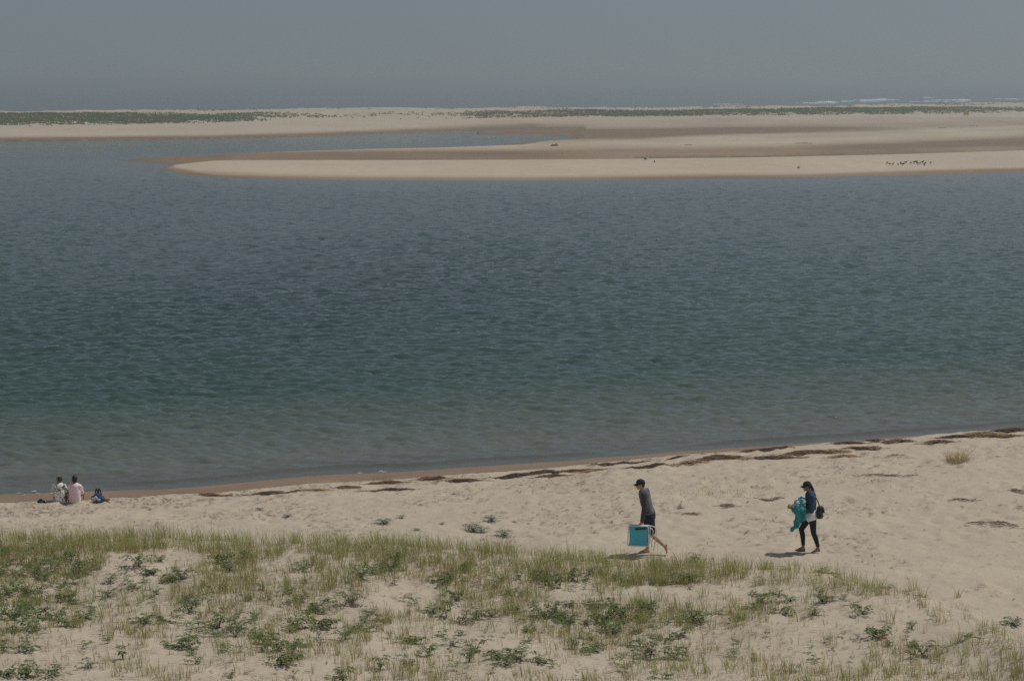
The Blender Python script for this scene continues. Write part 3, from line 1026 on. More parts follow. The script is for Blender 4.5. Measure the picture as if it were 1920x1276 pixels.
for i, (px, py, wp, hp, kind) in enumerate(wrack):
    x, y, zz = on_ground(px, py)
    mpp = y / FPX
    L, W, H = wp * mpp * 1.25, max(0.22, hp * mpp * 1.9), hp * mpp * 0.45
    rz = 0.20 + rng.uniform(-0.1, 0.1)
    me = wrack_mesh(kind, L, W, H, int(90 + 150 * L), 500 + i, x, y, rz)
    q = cnt.get(kind, 0)
    cnt[kind] = q + 1
    word = {'dark': 'blackish seaweed', 'brown': 'reddish brown seaweed', 'straw': 'straw coloured reed'}[kind]
    tag(obj('seaweed_clump', me, M_WRACK, None, (x, y, zz), (0, 0, rz)),
        f'{ordinal(q, tot[kind])} {word} clump on the tide line', 'seaweed', 'wrack clumps along the tide line')

# dark twig patches and dry clumps higher on the beach
for i, (px, py, wp, hp, kind, nm, lab, cat) in enumerate([
        (1862, 985, 120, 9, 'dark', 'twig_patch', 'wide scatter of dark twigs at the right edge of the beach', 'twigs'),
        (1650, 892, 96, 5, 'dark', 'twig_patch', 'thin line of dark twigs above and right of the woman', 'twigs'),
        (1437, 939, 50, 4, 'dark', 'twig_patch', 'thin dark stick line between the man and the woman', 'twigs'),
        (1362, 950, 30, 5, 'dark', 'twig_patch', 'small dark twig heap right of the walking man', 'twigs'),
        (1805, 938, 48, 5, 'dark', 'twig_patch', 'dark twigs lying far to the right of the woman', 'twigs'),
        (1910, 923, 26, 5, 'dark', 'twig_patch', 'short dark twig bundle on the right picture edge', 'twigs'),
        (1684, 856, 36, 9, 'brown', 'twig_patch', 'olive brown tuft of stalks just below the tide line', 'twigs'),
        (1300, 964, 26, 4, 'brown', 'twig_patch', 'small brown twig heap just right of the man', 'twigs')]):
    x, y, zz = on_ground(px, py)
    mpp = y / FPX
    me = wrack_mesh(kind, wp * mpp, max(0.3, hp * mpp * 3.5), 0.03 if hp < 8 else 0.05, int(14 + wp * 0.28), 700 + i, x, y, 0.05)
    if nm == 'twig_patch':      # loose twigs only, no matted heap
        import bmesh
        bm = bmesh.new(); bm.from_mesh(me)
        bmesh.ops.delete(bm, geom=[v for v in bm.verts if v.index < 234], context='VERTS')
        bm.to_mesh(me); bm.free()
    tag(obj(nm, me, M_WRACK, None, (x, y, zz), (0, 0, 0.05)), lab, cat, 'twigs on the beach')
x, y, zz = on_ground(1796, 868)
b = tuft_blades(np.array([x]), np.array([y]), np.array([260]), np.array([0.30]), np.array([0.42]), 1.0, 0.010)
V, F, C = blades(b[0], b[1], b[2], b[3], b[4] + 0.35, b[5], b[6])
me = np_mesh('dry_grass_clump', V - np.array([x, y, zz]), F, False)
cattr(me, 'tint', C)
tag(obj('dry_grass_clump', me, M_GRASS, None, (x, y, zz)), 'rounded straw yellow dry grass clump on the upper right beach', 'dry grass')

# ------------------------------------------------------------------ vegetation of the far dunes
k = 260000
s_ = rng.uniform(-0.29, 0.29, k)
yy = np.sqrt(rng.uniform(470 ** 2, 860 ** 2, k))
xx = s_ * yy
px = 960 + FPX * s_ / CP
f_ = (yy - cF(px)) / (cC(px) - cF(px))
patch = np.interp(px, [-300, 380, 470, 560, 640, 700, 860, 900, 1030, 1080, 1680, 1780, 1880, 1960], [1, 1, 0.6, 0.22, 0.05, 0.08, 0.12, 0.5, 0.6, 1, 1, 0.6, 0.35, 0.2])
n1, n2 = fbm(xx * 0.09, yy * 0.05, 151, 4), fbm(xx * 0.35, yy * 0.2, 155, 3)
topf = np.interp(px, [0, 500, 1000, 1500, 1900], [0.72, 0.45, 0.50, 0.50, 0.42])
band = sstep(0.0, 0.08, f_) * (1 - sstep(topf - 0.1, topf + 0.05, f_))
prob = patch * band * sstep(0.30, 0.5, 0.5 * n1 + 0.5 * n2 + 0.20 * patch - 0.24 * (1 - sstep(0.04, 0.30, f_)))
prob = prob + 0.10 * sstep(0.75, 0.8, f_) * (1 - sstep(0.93, 0.98, f_)) * sstep(0.52, 0.62, n1) * sstep(200, 500, px)
ok = rng.random(k) < prob
xx, yy = xx[ok], yy[ok]
k = len(xx)
zz = isle_ground(xx, yy)
gc = np.array([[0.135, 0.185, 0.045], [0.16, 0.205, 0.055], [0.12, 0.165, 0.045], [0.22, 0.22, 0.085]])[rng.integers(0, 4, k)] * rng.uniform(0.75, 1.2, (k, 1))
rt, hh, ww, aa, ll, cb, ct = [], [], [], [], [], [], []
for q in range(4):
    rt.append(np.stack([xx + rng.normal(0, 0.25, k), yy + rng.normal(0, 0.25, k), zz - 0.05], -1))
    hh.append(rng.uniform(0.25, 0.6, k)); ww.append(rng.uniform(0.18, 0.42, k)); aa.append(rng.uniform(0, 6.28, k)); ll.append(rng.uniform(0.1, 0.8, k)); cb.append(gc * 1.1); ct.append(gc)
V, F, C = blades(np.concatenate(rt), np.concatenate(hh), np.concatenate(ww), np.concatenate(aa), np.concatenate(ll), np.concatenate(cb), np.concatenate(ct), seg=1)
me = np_mesh('far_dune_grass', V, F, False)
cattr(me, 'tint', C)
tag(obj('far_dune_grass', me, M_GRASS), 'green bands of grass on the low dunes of the far island', 'grass', kind='stuff')

# ------------------------------------------------------------------ people: one skin per body, clothing as parts
def cap(p0, r0, p1, r1, u=None, ratio=1.0, nseg=18, nring=6):
    """closed tapered capsule; with u the section is r along u and r*ratio across"""
    p0, p1 = Vector(p0), Vector(p1)
    ax = p1 - p0
    ax = ax.normalized() if ax.length > 1e-6 else Vector((0, 0, 1))
    u = Vector(u) if u is not None else (Vector((0, 1, 0)) if abs(ax.y) < 0.8 else Vector((1, 0, 0)))
    u = (u - ax * u.dot(ax)).normalized()
    v = ax.cross(u)
    rings = []
    for i in range(nring + 1):
        a = -math.pi / 2 + (math.pi / 2) * i / nring
        rings.append((p0, r0, a))
    for i in range(nring + 1):
        rings.append((p1, r1, (math.pi / 2) * i / nring))
    V, Fq = [], []
    for c_, r_, a in rings:
        rr = max(math.cos(a), 0.02) * r_
        for k_ in range(nseg):
            t = 2 * math.pi * k_ / nseg
            V.append(tuple(c_ + ax * math.sin(a) * r_ * (ratio if ratio < 1 else 1) + u * math.cos(t) * rr + v * math.sin(t) * rr * ratio))
    for i in range(len(rings) - 1):
        for k_ in range(nseg):
            q = (k_ + 1) % nseg
            Fq.append((i * nseg + k_, i * nseg + q, (i + 1) * nseg + q, (i + 1) * nseg + k_))
    caps_ = [tuple(reversed(range(nseg))), tuple(range((len(rings) - 1) * nseg, len(rings) * nseg))]
    return V, Fq, caps_


def chain(pts, u=None, ratio=1.0):
    """pts: [(point, radius), ...]"""
    return [cap(a, ra, b, rb, u, ratio) for (a, ra), (b, rb) in zip(pts, pts[1:])]


def ball(c_, r_, sc=(1, 1, 1), rot=None):
    V, Fq, cp = cap(c_, r_, c_, r_)
    m_ = (rot or Matrix.Identity(3)) @ Matrix.Diagonal(sc)
    c_ = Vector(c_)
    return [tuple(c_ + m_ @ (Vector(v) - c_)) for v in V], Fq, cp


def fuse(name, prims, voxel=0.008, smooth=5):
    V, Fs = [], []
    for v, f, cp in prims:
        o = len(V)
        V += v
        Fs += [tuple(i + o for i in q) for q in f + cp]
    me = bpy.data.meshes.new(name)
    me.from_pydata(V, [], Fs)
    me.update()
    ob = bpy.data.objects.new('tmp', me)
    COL.objects.link(ob)
    md = ob.modifiers.new('r', 'REMESH')
    md.mode = 'VOXEL'
    md.voxel_size = voxel
    md.use_smooth_shade = True
    if smooth:
        sm = ob.modifiers.new('s', 'SMOOTH')
        sm.factor, sm.iterations = 0.5, smooth
    dg = bpy.context.evaluated_depsgraph_get()
    out = bpy.data.meshes.new_from_object(ob.evaluated_get(dg))
    out.name = name
    bpy.data.objects.remove(ob)
    bpy.data.meshes.remove(me)
    return out


def hand(wrist, d, nrm_, thumb, curl=0.9, s=1.0):
    """palm and five bent fingers: d along the palm, nrm_ out of the palm, thumb towards the thumb side"""
    w_, d, nv_, t = Vector(wrist), Vector(d).normalized(), Vector(nrm_), Vector(thumb)
    nv_ = (nv_ - d * nv_.dot(d)).normalized()
    t = (t - d * t.dot(d) - nv_ * t.dot(nv_)).normalized()
    out = []
    for o in (-0.026, -0.009, 0.009, 0.026):
        out.append(cap(w_ + t * o * 0.55 * s, 0.016 * s, w_ + d * 0.082 * s + t * o * s, 0.0135 * s))
    for o, ln in ((0.029, 0.072), (0.010, 0.080), (-0.010, 0.075), (-0.029, 0.058)):
        p = w_ + d * 0.085 * s + t * o * s
        a = 0.0
        for k_, fr_ in enumerate((0.45, 0.3, 0.25)):
            a += curl * (0.55, 0.75, 0.5)[k_]
            q = p + (d * math.cos(a) + nv_ * math.sin(a)) * ln * fr_ * s
            out.append(cap(p, 0.0092 * s, q, 0.0082 * s))
            p = q
    p = w_ + d * 0.022 * s + t * 0.03 * s
    q = p + (d * 0.55 + t * 0.75 + nv_ * 0.25).normalized() * 0.042 * s
    out += [cap(p, 0.0125 * s, q, 0.0105 * s), cap(q, 0.0105 * s, q + (d * 0.75 + nv_ * 0.6 + t * 0.1).normalized() * 0.034 * s, 0.0085 * s)]
    return out


def head(c_, fwd, up, s=1.0):
    """skull, jaw, nose, lips, brow and ears about the head's centre c_"""
    c_, f, up = Vector(c_), Vector(fwd).normalized(), Vector(up)
    up = (up - f * up.dot(f)).normalized()
    r_ = f.cross(up)
    m_ = Matrix((r_, f, up)).transposed()
    P = lambda x, y, z: c_ + m_ @ Vector((x, y, z)) * s
    o = [ball(P(0, -0.008, 0.03), 0.09 * s, (0.83, 1.05, 0.98), m_), ball(P(0, 0.03, -0.035), 0.06 * s, (0.95, 0.95, 1.15), m_),
         cap(P(0, 0.045, -0.06), 0.042 * s, P(0, 0.062, -0.085), 0.026 * s), cap(P(0, 0.09, 0.012), 0.011 * s, P(0, 0.106, -0.022), 0.014 * s),
         cap(P(-0.02, 0.088, -0.055), 0.008 * s, P(0.02, 0.088, -0.055), 0.008 * s), cap(P(-0.035, 0.08, 0.025), 0.012 * s, P(0.035, 0.08, 0.025), 0.012 * s)]
    for sd in (-1, 1):
        o.append(ball(P(0.076 * sd, -0.005, -0.008), 0.03 * s, (0.35, 0.7, 1.05), m_))
    return o, P, m_


def face_parts(body, P, m_, s=1.0):
    for sd in (-1, 1):
        eye = fuse('eye', [ball(P(0.032 * sd, 0.083, 0.004), 0.011 * s)], 0.004, 1)
        obj('eye', eye, M['eye'], body)
    obj('mouth', fuse('mouth', [cap(P(-0.02, 0.094, -0.055), 0.0055 * s, P(0.02, 0.094, -0.055), 0.0055 * s)], 0.003, 1), M['lip'], body)


M = {
    'skin_pale': plain('pale_skin', (0.50, 0.30, 0.21), 0.55, 0.08, 20), 'skin_tan': plain('tan_skin', (0.30, 0.165, 0.105), 0.55, 0.08, 20),
    'skin_red': plain('sunburnt_skin', (0.36, 0.17, 0.115), 0.55, 0.1, 20), 'eye': plain('dark_eye', (0.03, 0.025, 0.02), 0.3, 0.05),
    'lip': plain('lips', (0.25, 0.08, 0.07), 0.5, 0.05), 'hair_black': plain('black_hair', (0.014, 0.011, 0.010), 0.5, 0.3, 60, 0.6), 'hair_brown': plain('dark_brown_hair', (0.03, 0.018, 0.012), 0.55, 0.3, 60, 0.6),
    'navy': plain('navy_cloth', (0.012, 0.018, 0.035), 0.85, 0.2, 25, 0.5), 'black': plain('black_cloth', (0.010, 0.010, 0.012), 0.8, 0.2, 25, 0.4), 'cap': plain('dark_cap', (0.012, 0.014, 0.024), 0.8, 0.2, 30, 0.2),
    'hood': plain('grey_hoodie', (0.13, 0.14, 0.155), 0.95, 0.25, 14, 0.9, bscale=9), 'hood_shaded': plain('shaded_hoodie_sleeve', (0.055, 0.057, 0.060), 0.95, 0.25, 14, 0.9, bscale=9),  # sleeves: the hoodie's grey darkened, the arms' shade put into the colour
    'denim': plain('blue_denim', (0.030, 0.055, 0.115), 0.9, 0.55, 9, 0.8, bscale=10), 'white': plain('white_cloth', (0.90, 0.90, 0.91), 0.9, 0.05, 12, 0.8, bscale=9),
    'pink': plain('pale_pink_cloth', (0.86, 0.67, 0.75), 0.9, 0.07, 12, 0.9, bscale=9), 'khaki': plain('khaki_cloth', (0.26, 0.20, 0.13), 0.9, 0.1, 15, 0.4),
    'sandal': plain('brown_leather', (0.07, 0.035, 0.02), 0.6, 0.2), 'leather': plain('black_leather', (0.008, 0.008, 0.009), 0.45, 0.2, 25, 0.3, 0.5),
    'teal': plain('teal_canvas', (0.08, 0.49, 0.63), 0.8, 0.12, 12, 0.3), 'tube': plain('white_enamel_tube', (0.70, 0.69, 0.66), 0.4, 0.05, 10, 0, 0.5), 'rest': plain('dark_armrest', (0.02, 0.018, 0.016), 0.5, 0.2),
    'straw': plain('woven_straw', (0.34, 0.23, 0.10), 0.9, 0.3, 60, 0.8), 'tan': plain('tan_canvas', (0.42, 0.25, 0.15), 0.9, 0.15, 20, 0.4),
    'bag_blue': plain('blue_cloth', (0.03, 0.075, 0.19), 0.85, 0.3, 10, 0.5), 'bag_white': plain('pale_blue_cloth', (0.50, 0.56, 0.66), 0.85, 0.15, 10, 0.5),
}


def patch_mat(name, base, spots, scale, lo, hi):
    m, n, l = new_mat(name)
    p = n['Principled BSDF']
    p.inputs['Roughness'].default_value = 0.9
    tc = n.new('ShaderNodeTexCoord')
    src = None
    prev = None
    for i, (col, off) in enumerate(spots):
        mp = n.new('ShaderNodeMapping')
        mp.inputs['Location'].default_value = (off, off * 1.7, -off)
        l.new(tc.outputs['Object'], mp.inputs['Vector'])
        v = n.new('ShaderNodeTexNoise')
        v.inputs['Scale'].default_value = scale * (1 + 0.25 * i)
        v.inputs['Detail'].default_value = 1.5
        v.inputs['Distortion'].default_value = 1.2
        l.new(mp.outputs[0], v.inputs['Vector'])
        r = n.new('ShaderNodeMapRange')
        r.inputs['From Min'].default_value, r.inputs['From Max'].default_value = lo, hi
        l.new(v.outputs['Fac'], r.inputs['Value'])
        mx = n.new('ShaderNodeMix')
        mx.data_type = 'RGBA'
        if prev is None:
            mx.inputs['A'].default_value = (*base, 1)
        else:
            l.new(prev, mx.inputs['A'])
        mx.inputs['B'].default_value = (*col, 1)
        l.new(r.outputs[0], mx.inputs['Factor'])
        prev = mx.outputs['Result']
    l.new(prev, p.inputs['Base Color'])
    return m


M['floral'] = patch_mat('floral_print', (0.85, 0.85, 0.84), [((0.05, 0.06, 0.075), 0.0), ((0.13, 0.15, 0.10), 3.1)], 11, 0.58, 0.62)
M['towel'] = patch_mat('teal_towel', (0.02, 0.30, 0.32), [((0.03, 0.42, 0.42), 0.0), ((0.02, 0.13, 0.20), 4.2)], 9, 0.52, 0.60)
M['towel_pale'] = patch_mat('white_blue_towel', (0.66, 0.70, 0.76), [((0.10, 0.30, 0.50), 1.0), ((0.03, 0.34, 0.40), 5.2)], 13, 0.53, 0.58)


def tube_mesh(name, pts, r_, voxel=None, closed=False, nseg=10):
    """a bent tube through pts"""
    P_ = [Vector(p) for p in pts]
    V, Fq = [], []
    N_ = len(P_)
    prev = None
    for i, p in enumerate(P_):
        a = P_[(i - 1) % N_] if (closed or i > 0) else p
        b = P_[(i + 1) % N_] if (closed or i < N_ - 1) else p
        t = (b - a).normalized()
        u = (Vector((0.13, 0.97, 0.2)) if prev is None else prev)
        u = (u - t * u.dot(t)).normalized()
        prev = u
        v = t.cross(u)
        for k_ in range(nseg):
            q = 2 * math.pi * k_ / nseg
            V.append(tuple(p + (u * math.cos(q) + v * math.sin(q)) * r_))
    for i in range(N_ if closed else N_ - 1):
        j = (i + 1) % N_
        for k_ in range(nseg):
            q = (k_ + 1) % nseg
            Fq.append((i * nseg + k_, i * nseg + q, j * nseg + q, j * nseg + k_))
    if not closed:
        Fq += [tuple(range(nseg)), tuple(range((N_ - 1) * nseg, N_ * nseg))]
    me = bpy.data.meshes.new(name)
    me.from_pydata(V, [], Fq)
    me.polygons.foreach_set('use_smooth', [True] * len(me.polygons))
    me.update()
    return me


def rounded(pts, r_=0.03, n_=4, closed=False):
    P_ = [Vector(p) for p in pts]
    out = []
    N_ = len(P_)
    for i, p in enumerate(P_):
        if not closed and i in (0, N_ - 1):
            out.append(p)
            continue
        a, b = (P_[(i - 1) % N_] - p), (P_[(i + 1) % N_] - p)
        ra = min(r_, a.length * 0.45)
        rb = min(r_, b.length * 0.45)
        s0, s1 = p + a.normalized() * ra, p + b.normalized() * rb
        for k_ in range(n_ + 1):
            t = k_ / n_
            out.append(s0 * (1 - t) ** 2 + p * 2 * t * (1 - t) + s1 * t * t)
    return out


def foot(ankle, heel, ball_, toe, s=1.0, y=0.0):
    """heel, arch, ball and five toes"""
    o = [cap(ankle, 0.036 * s, heel, 0.03 * s), cap(heel, 0.03 * s, ball_, 0.026 * s, (0, 1, 0), 0.8), cap(ankle, 0.034 * s, ball_, 0.026 * s)]
    bl, te = Vector(ball_), Vector(toe)
    sd = Vector((0, 1, 0))
    for k_ in range(5):
        of = (k_ - 2) * 0.017 * s
        o.append(cap(bl + sd * of, 0.02 * s, te + sd * of * 1.05 - (te - bl) * 0.07 * abs(k_ - 1), 0.0105 * s))
    return o


def ball_cap(P, m_, s=1.0, mat=None, body=None):
    """baseball cap: crown, visor, button"""
    crown = fuse('crown', [ball(P(0, -0.006, 0.052), 0.098 * s, (0.88, 1.05, 0.80), m_), ball(P(0, -0.006, 0.03), 0.097 * s, (0.89, 1.06, 0.45), m_)], 0.006, 4)
    c_ = obj('cap', crown, mat, body)
    V, Fq = [], []
    nu, nv = 9, 5
    for lay in (0, 1):
        for i in range(nv):
            for j in range(nu):
                a = (j / (nu - 1) - 0.5) * 2
                t = i / (nv - 1)
                x = a * (0.078 - 0.012 * t)
                y_ = 0.065 * math.sqrt(max(0, 1 - 0.75 * a * a)) + t * 0.085 * (1 - 0.45 * a * a) + 0.02
                z_ = 0.028 - 0.028 * a * a - 0.018 * t + 0.006 * lay
                V.append(tuple(P(x, y_, z_)))
    for lay in (0, 1):
        for i in range(nv - 1):
            for j in range(nu - 1):
                o = lay * nu * nv + i * nu + j
                q = (o, o + 1, o + nu + 1, o + nu)
                Fq.append(q if lay else q[::-1])
    rim = [(i * nu, (i + 1) * nu) for i in range(nv - 1)] + [((i + 1) * nu - 1, (i + 2) * nu - 1) for i in range(nv - 1)] + [((nv - 1) * nu + j, (nv - 1) * nu + j + 1) for j in range(nu - 1)]
    for a, b in rim:
        Fq.append((a, b, b + nu * nv, a + nu * nv))
    me = bpy.data.meshes.new('visor')
    me.from_pydata(V, [], Fq)
    me.polygons.foreach_set('use_smooth', [True] * len(me.polygons))
    obj('visor', me, mat, c_)
    return c_


def walker(name, spot, label, skin):
    root = empty(name, spot)
    tag(root, label, 'person')
    return root


# ---- the walking man with the folded chair (he walks to the left, towards -x)
mx_, my_, mz_ = on_ground(1217, 1037)
man = walker('person', (mx_, my_, mz_ - 0.01), 'man in grey hoodie, dark shorts and cap walking barefoot with a folded chair', None)
hp, hd = [], None
hparts, PH, MH = head((-0.205, 0, 1.575), (-1, -0.05, -0.08), (-0.12, 0, 1))
lw = (-0.185, -0.265, 0.775)      # camera-side wrist
rw = (-0.10, 0.25, 0.80)
body = hparts + [cap((-0.185, 0, 1.53), 0.058, (-0.125, 0, 1.40), 0.062)]
body += chain([((-0.115, 0, 1.36), 0.165), ((-0.085, 0, 1.20), 0.165), ((-0.04, 0, 1.04), 0.145), ((0.005, 0, 0.90), 0.165)], (0, 1, 0), 0.66)
body += chain([((-0.125, -0.17, 1.36), 0.062), ((-0.125, -0.245, 1.07), 0.047), (lw, 0.029)]) + chain([((-0.125, 0.17, 1.36), 0.062), ((-0.06, 0.245, 1.07), 0.047), (rw, 0.029)])
body += hand(lw, (-0.05, -0.05, -1), (0.1, 1, 0), (-1, 0, 0), 1.5) + hand(rw, (-0.2, 0, -1), (0.1, -1, 0), (-1, 0, 0), 0.6)
LK, LA = (0.06, -0.09, 0.45), (0.335, -0.09, 0.205)
RK, RA = (-0.065, 0.09, 0.47), (-0.03, 0.09, 0.085)
body += chain([((0.01, -0.085, 0.86), 0.088), (LK, 0.056)]) + chain([(LK, 0.054), ((0.15, -0.09, 0.375), 0.056), (LA, 0.036)])
body += chain([((0.0, 0.085, 0.86), 0.088), (RK, 0.056)]) + chain([(RK, 0.054), ((-0.045, 0.09, 0.36), 0.056), (RA, 0.036)])
body += foot(LA, (0.375, -0.09, 0.225), (0.395, -0.09, 0.085), (0.375, -0.09, 0.025)) + foot(RA, (-0.005, 0.09, 0.035), (-0.165, 0.09, 0.032), (-0.225, 0.09, 0.022))
b_ = obj('body', fuse('man_body', body, 0.0075, 3), M['skin_pale'], man)
face_parts(b_, PH, MH)
hair = fuse('hair', [ball(PH(0, -0.022, 0.03), 0.092, (0.87, 1.0, 0.95), MH), ball(PH(0, -0.055, -0.03), 0.055, (1.2, 0.7, 0.9), MH)], 0.006, 3)
obj('hair', hair, M['hair_brown'], b_)
ball_cap(PH, MH, 1.0, M['cap'], b_)
I = 0.022
hoodie = chain([((-0.118, 0, 1.37), 0.165 + I), ((-0.085, 0, 1.20), 0.168 + I), ((-0.035, 0, 1.04), 0.158 + I), ((0.0, 0, 0.96), 0.163 + I)], (0, 1, 0), 0.70)
hoodie += [cap((-0.10, -0.10, 1.43), 0.055, (-0.10, 0.10, 1.43), 0.055), cap((-0.055, -0.05, 1.44), 0.052, (-0.02, -0.03, 1.33), 0.045), cap((-0.055, 0.05, 1.44), 0.052, (-0.02, 0.03, 1.33), 0.045),
           cap((-0.05, -0.06, 1.46), 0.04, (-0.05, 0.06, 1.46), 0.04)]
h_ = obj('hoodie', fuse('hoodie', hoodie, 0.009, 4), M['hood'], b_)
for sd, el, wr in ((-1, (-0.125, -0.245, 1.07), lw), (1, (-0.06, 0.245, 1.07), rw)):
    e_, w_ = Vector(el), Vector(wr)
    sl = chain([((-0.125, 0.172 * sd, 1.365), 0.080), (el, 0.064), (tuple(e_ * 0.12 + w_ * 0.88), 0.044)])
    sl += [cap(tuple(e_ * 0.16 + w_ * 0.84), 0.046, tuple(e_ * 0.08 + w_ * 0.92), 0.042)]
    obj('sleeve', fuse('sleeve', sl, 0.008, 4), M['hood_shaded'], h_)
shorts = chain([((0.005, 0, 0.955), 0.172), ((0.01, 0, 0.86), 0.178)], (0, 1, 0), 0.74)
shorts += chain([((0.012, -0.088, 0.85), 0.106), ((0.05, -0.09, 0.52), 0.082)]) + chain([((0.0, 0.088, 0.85), 0.106), ((-0.055, 0.09, 0.53), 0.082)])
obj('shorts', fuse('shorts', shorts, 0.009, 4), M['navy'], b_)

# ---- the folded beach chair in his hand
chair = empty('beach_chair', (mx_, my_ - 0.0, mz_))
tag(chair, 'folded beach chair with teal canvas and white tube frame in the man\'s hand', 'beach chair')


def panel(name, c4, th, sag, mat, parent):
    """a slung cloth between four corners, with thickness"""
    a, b, c_, d = [Vector(p) for p in c4]
    nv_ = (b - a).cross(d - a).normalized()
    V, Fq, n_ = [], [], 9
    for lay in (0, 1):
        for i in range(n_):
            for j in range(n_):
                u, v = i / (n_ - 1), j / (n_ - 1)
                p = (a * (1 - u) + b * u) * (1 - v) + (d * (1 - u) + c_ * u) * v
                V.append(tuple(p + nv_ * (sag * math.sin(math.pi * u) * math.sin(math.pi * v) ** 0.5 + th * lay + 0.004 * math.sin(9 * v + 3 * u))))
    k_ = n_ * n_
    for i in range(n_ - 1):
        for j in range(n_ - 1):
            o = i * n_ + j
            Fq += [(o, o + 1, o + n_ + 1, o + n_), (k_ + o, k_ + o + n_, k_ + o + n_ + 1, k_ + o + 1)]
    edge = [i for i in range(n_)] + [i * n_ + n_ - 1 for i in range(1, n_)] + [(n_ - 1) * n_ + j for j in range(n_ - 2, -1, -1)] + [i * n_ for i in range(n_ - 2, 0, -1)]
    for p, q in zip(edge, edge[1:] + edge[:1]):
        Fq.append((p, q, q + k_, p + k_))
    me = bpy.data.meshes.new(name)
    me.from_pydata(V, [], Fq)
    me.polygons.foreach_set('use_smooth', [True] * len(me.polygons))
    return obj(name, me, mat, parent)


yc_ = -0.335
f1_ = obj('back_frame', tube_mesh('back_frame', rounded([(-0.475, yc_, 0.715), (-0.505, yc_, 0.255), (-0.03, yc_ - 0.01, 0.232), (-0.045, yc_, 0.685)], 0.04, 5, True), 0.0115, closed=True), M['tube'], chair)
panel('back_canvas', [(-0.445, yc_ - 0.008, 0.712), (-0.055, yc_ - 0.008, 0.69), (-0.062, yc_ - 0.012, 0.25), (-0.468, yc_ - 0.008, 0.268)], 0.004, 0.014, M['teal'], chair)
yb_ = yc_ + 0.055
obj('seat_frame', tube_mesh('seat_frame', rounded([(-0.455, yb_, 0.70), (-0.44, yb_, 0.30), (0.0, yb_, 0.29), (0.0, yb_, 0.70)], 0.04, 5, True), 0.0115, closed=True), M['tube'], chair)
panel('seat_canvas', [(-0.43, yb_, 0.69), (-0.02, yb_, 0.69), (-0.02, yb_, 0.31), (-0.42, yb_, 0.31)], 0.004, 0.012, M['teal'], chair)
obj('leg', tube_mesh('leg', rounded([(-0.49, yc_ + 0.02, 0.735), (0.04, yc_ + 0.02, 0.695), (0.13, yc_ + 0.02, 0.655), (0.145, yc_ + 0.02, 0.54), (0.085, yc_ + 0.02, 0.15), (0.04, yc_ + 0.02, 0.16)], 0.06, 5), 0.010), M['tube'], chair)
obj('leg', tube_mesh('leg_b', rounded([(-0.46, yb_ + 0.015, 0.66), (0.03, yb_ + 0.015, 0.64), (0.07, yb_ + 0.015, 0.57), (0.03, yb_ + 0.015, 0.20)], 0.06, 5), 0.010), M['tube'], chair)
for dy_, dz_ in ((-0.022, 0.0), (0.07, -0.02)):
    obj('armrest', fuse('armrest', [cap((-0.33, yc_ + dy_, 0.628 + dz_), 0.022, (-0.09, yc_ + dy_, 0.648 + dz_), 0.022, (0, 0, 1), 0.55)], 0.006, 3), M['rest'], chair)

# ---- the walking woman with the towels
wx_, wy_, wz_ = on_ground(1514, 1034)
woman = walker('person', (wx_, wy_, wz_ - 0.01), 'woman in black cap, denim jacket and black leggings walking with towels in her arms', None)
hparts, PH, MH = head((-0.035, 0, 1.50), (-1, -0.05, -0.10), (-0.10, 0, 1), 0.95)
lw, rw = (-0.225, -0.125, 0.985), (-0.215, 0.10, 0.97)
LE, RE = (0.045, -0.215, 0.985), (0.05, 0.21, 0.98)
body = hparts + [cap((-0.015, 0, 1.45), 0.05, (0.035, 0, 1.345), 0.052)]
body += chain([((0.05, 0, 1.285), 0.145), ((0.055, 0, 1.13), 0.14), ((0.06, 0, 0.98), 0.122), ((0.075, 0, 0.85), 0.160)], (0, 1, 0), 0.68)
body += chain([((0.05, -0.15, 1.29), 0.054), (LE, 0.040), (lw, 0.026)]) + chain([((0.05, 0.15, 1.29), 0.054), (RE, 0.040), (rw, 0.026)])
body += hand(lw, (-1, 0.45, 0.05), (0, 0.4, 1), (-0.2, 0.5, 1), 0.8, 0.93) + hand(rw, (-1, -0.4, -0.05), (0, -0.4, 1), (-0.2, -0.5, 1), 0.8, 0.93)
FK, FA = (-0.135, 0.085, 0.505), (-0.085, 0.085, 0.10)
BK, BA = (0.115, -0.085, 0.46), (0.225, -0.085, 0.105)
legs = [([((0.065, 0.08, 0.83), 0.088), (FK, 0.055)], [(FK, 0.053), ((-0.10, 0.085, 0.36), 0.053), (FA, 0.033)]), ([((0.085, -0.08, 0.83), 0.088), (BK, 0.055)], [(BK, 0.053), ((0.165, -0.085, 0.34), 0.053), (BA, 0.033)])]
for th_, sh_ in legs:
    body += chain(th_) + chain(sh_)
body += foot(FA, (-0.06, 0.085, 0.04), (-0.215, 0.085, 0.034), (-0.275, 0.085, 0.026), 0.92) + foot(BA, (0.25, -0.085, 0.06), (0.125, -0.085, 0.030), (0.07, -0.085, 0.022), 0.92)
b_ = obj('body', fuse('woman_body', body, 0.0075, 3), M['skin_tan'], woman)
face_parts(b_, PH, MH, 0.95)
hair = [ball(PH(0, -0.022, 0.025), 0.088, (0.88, 1.0, 0.98), MH), cap(PH(0, -0.085, 0.02), 0.036, PH(0, -0.125, -0.08), 0.034), cap(PH(0, -0.125, -0.08), 0.034, PH(0, -0.15, -0.21), 0.026),
        cap(PH(0, -0.15, -0.21), 0.026, PH(-0.02, -0.155, -0.33), 0.010)]
obj('hair', fuse('hair', hair, 0.006, 3), M['hair_black'], b_)
ball_cap(PH, MH, 0.95, M['black'], b_)
jack = chain([((0.048, 0, 1.295), 0.165), ((0.055, 0, 1.13), 0.168), ((0.065, 0, 0.985), 0.155)], (0, 1, 0), 0.74) + [cap((0.03, -0.09, 1.345), 0.05, (0.03, 0.09, 1.345), 0.05)]
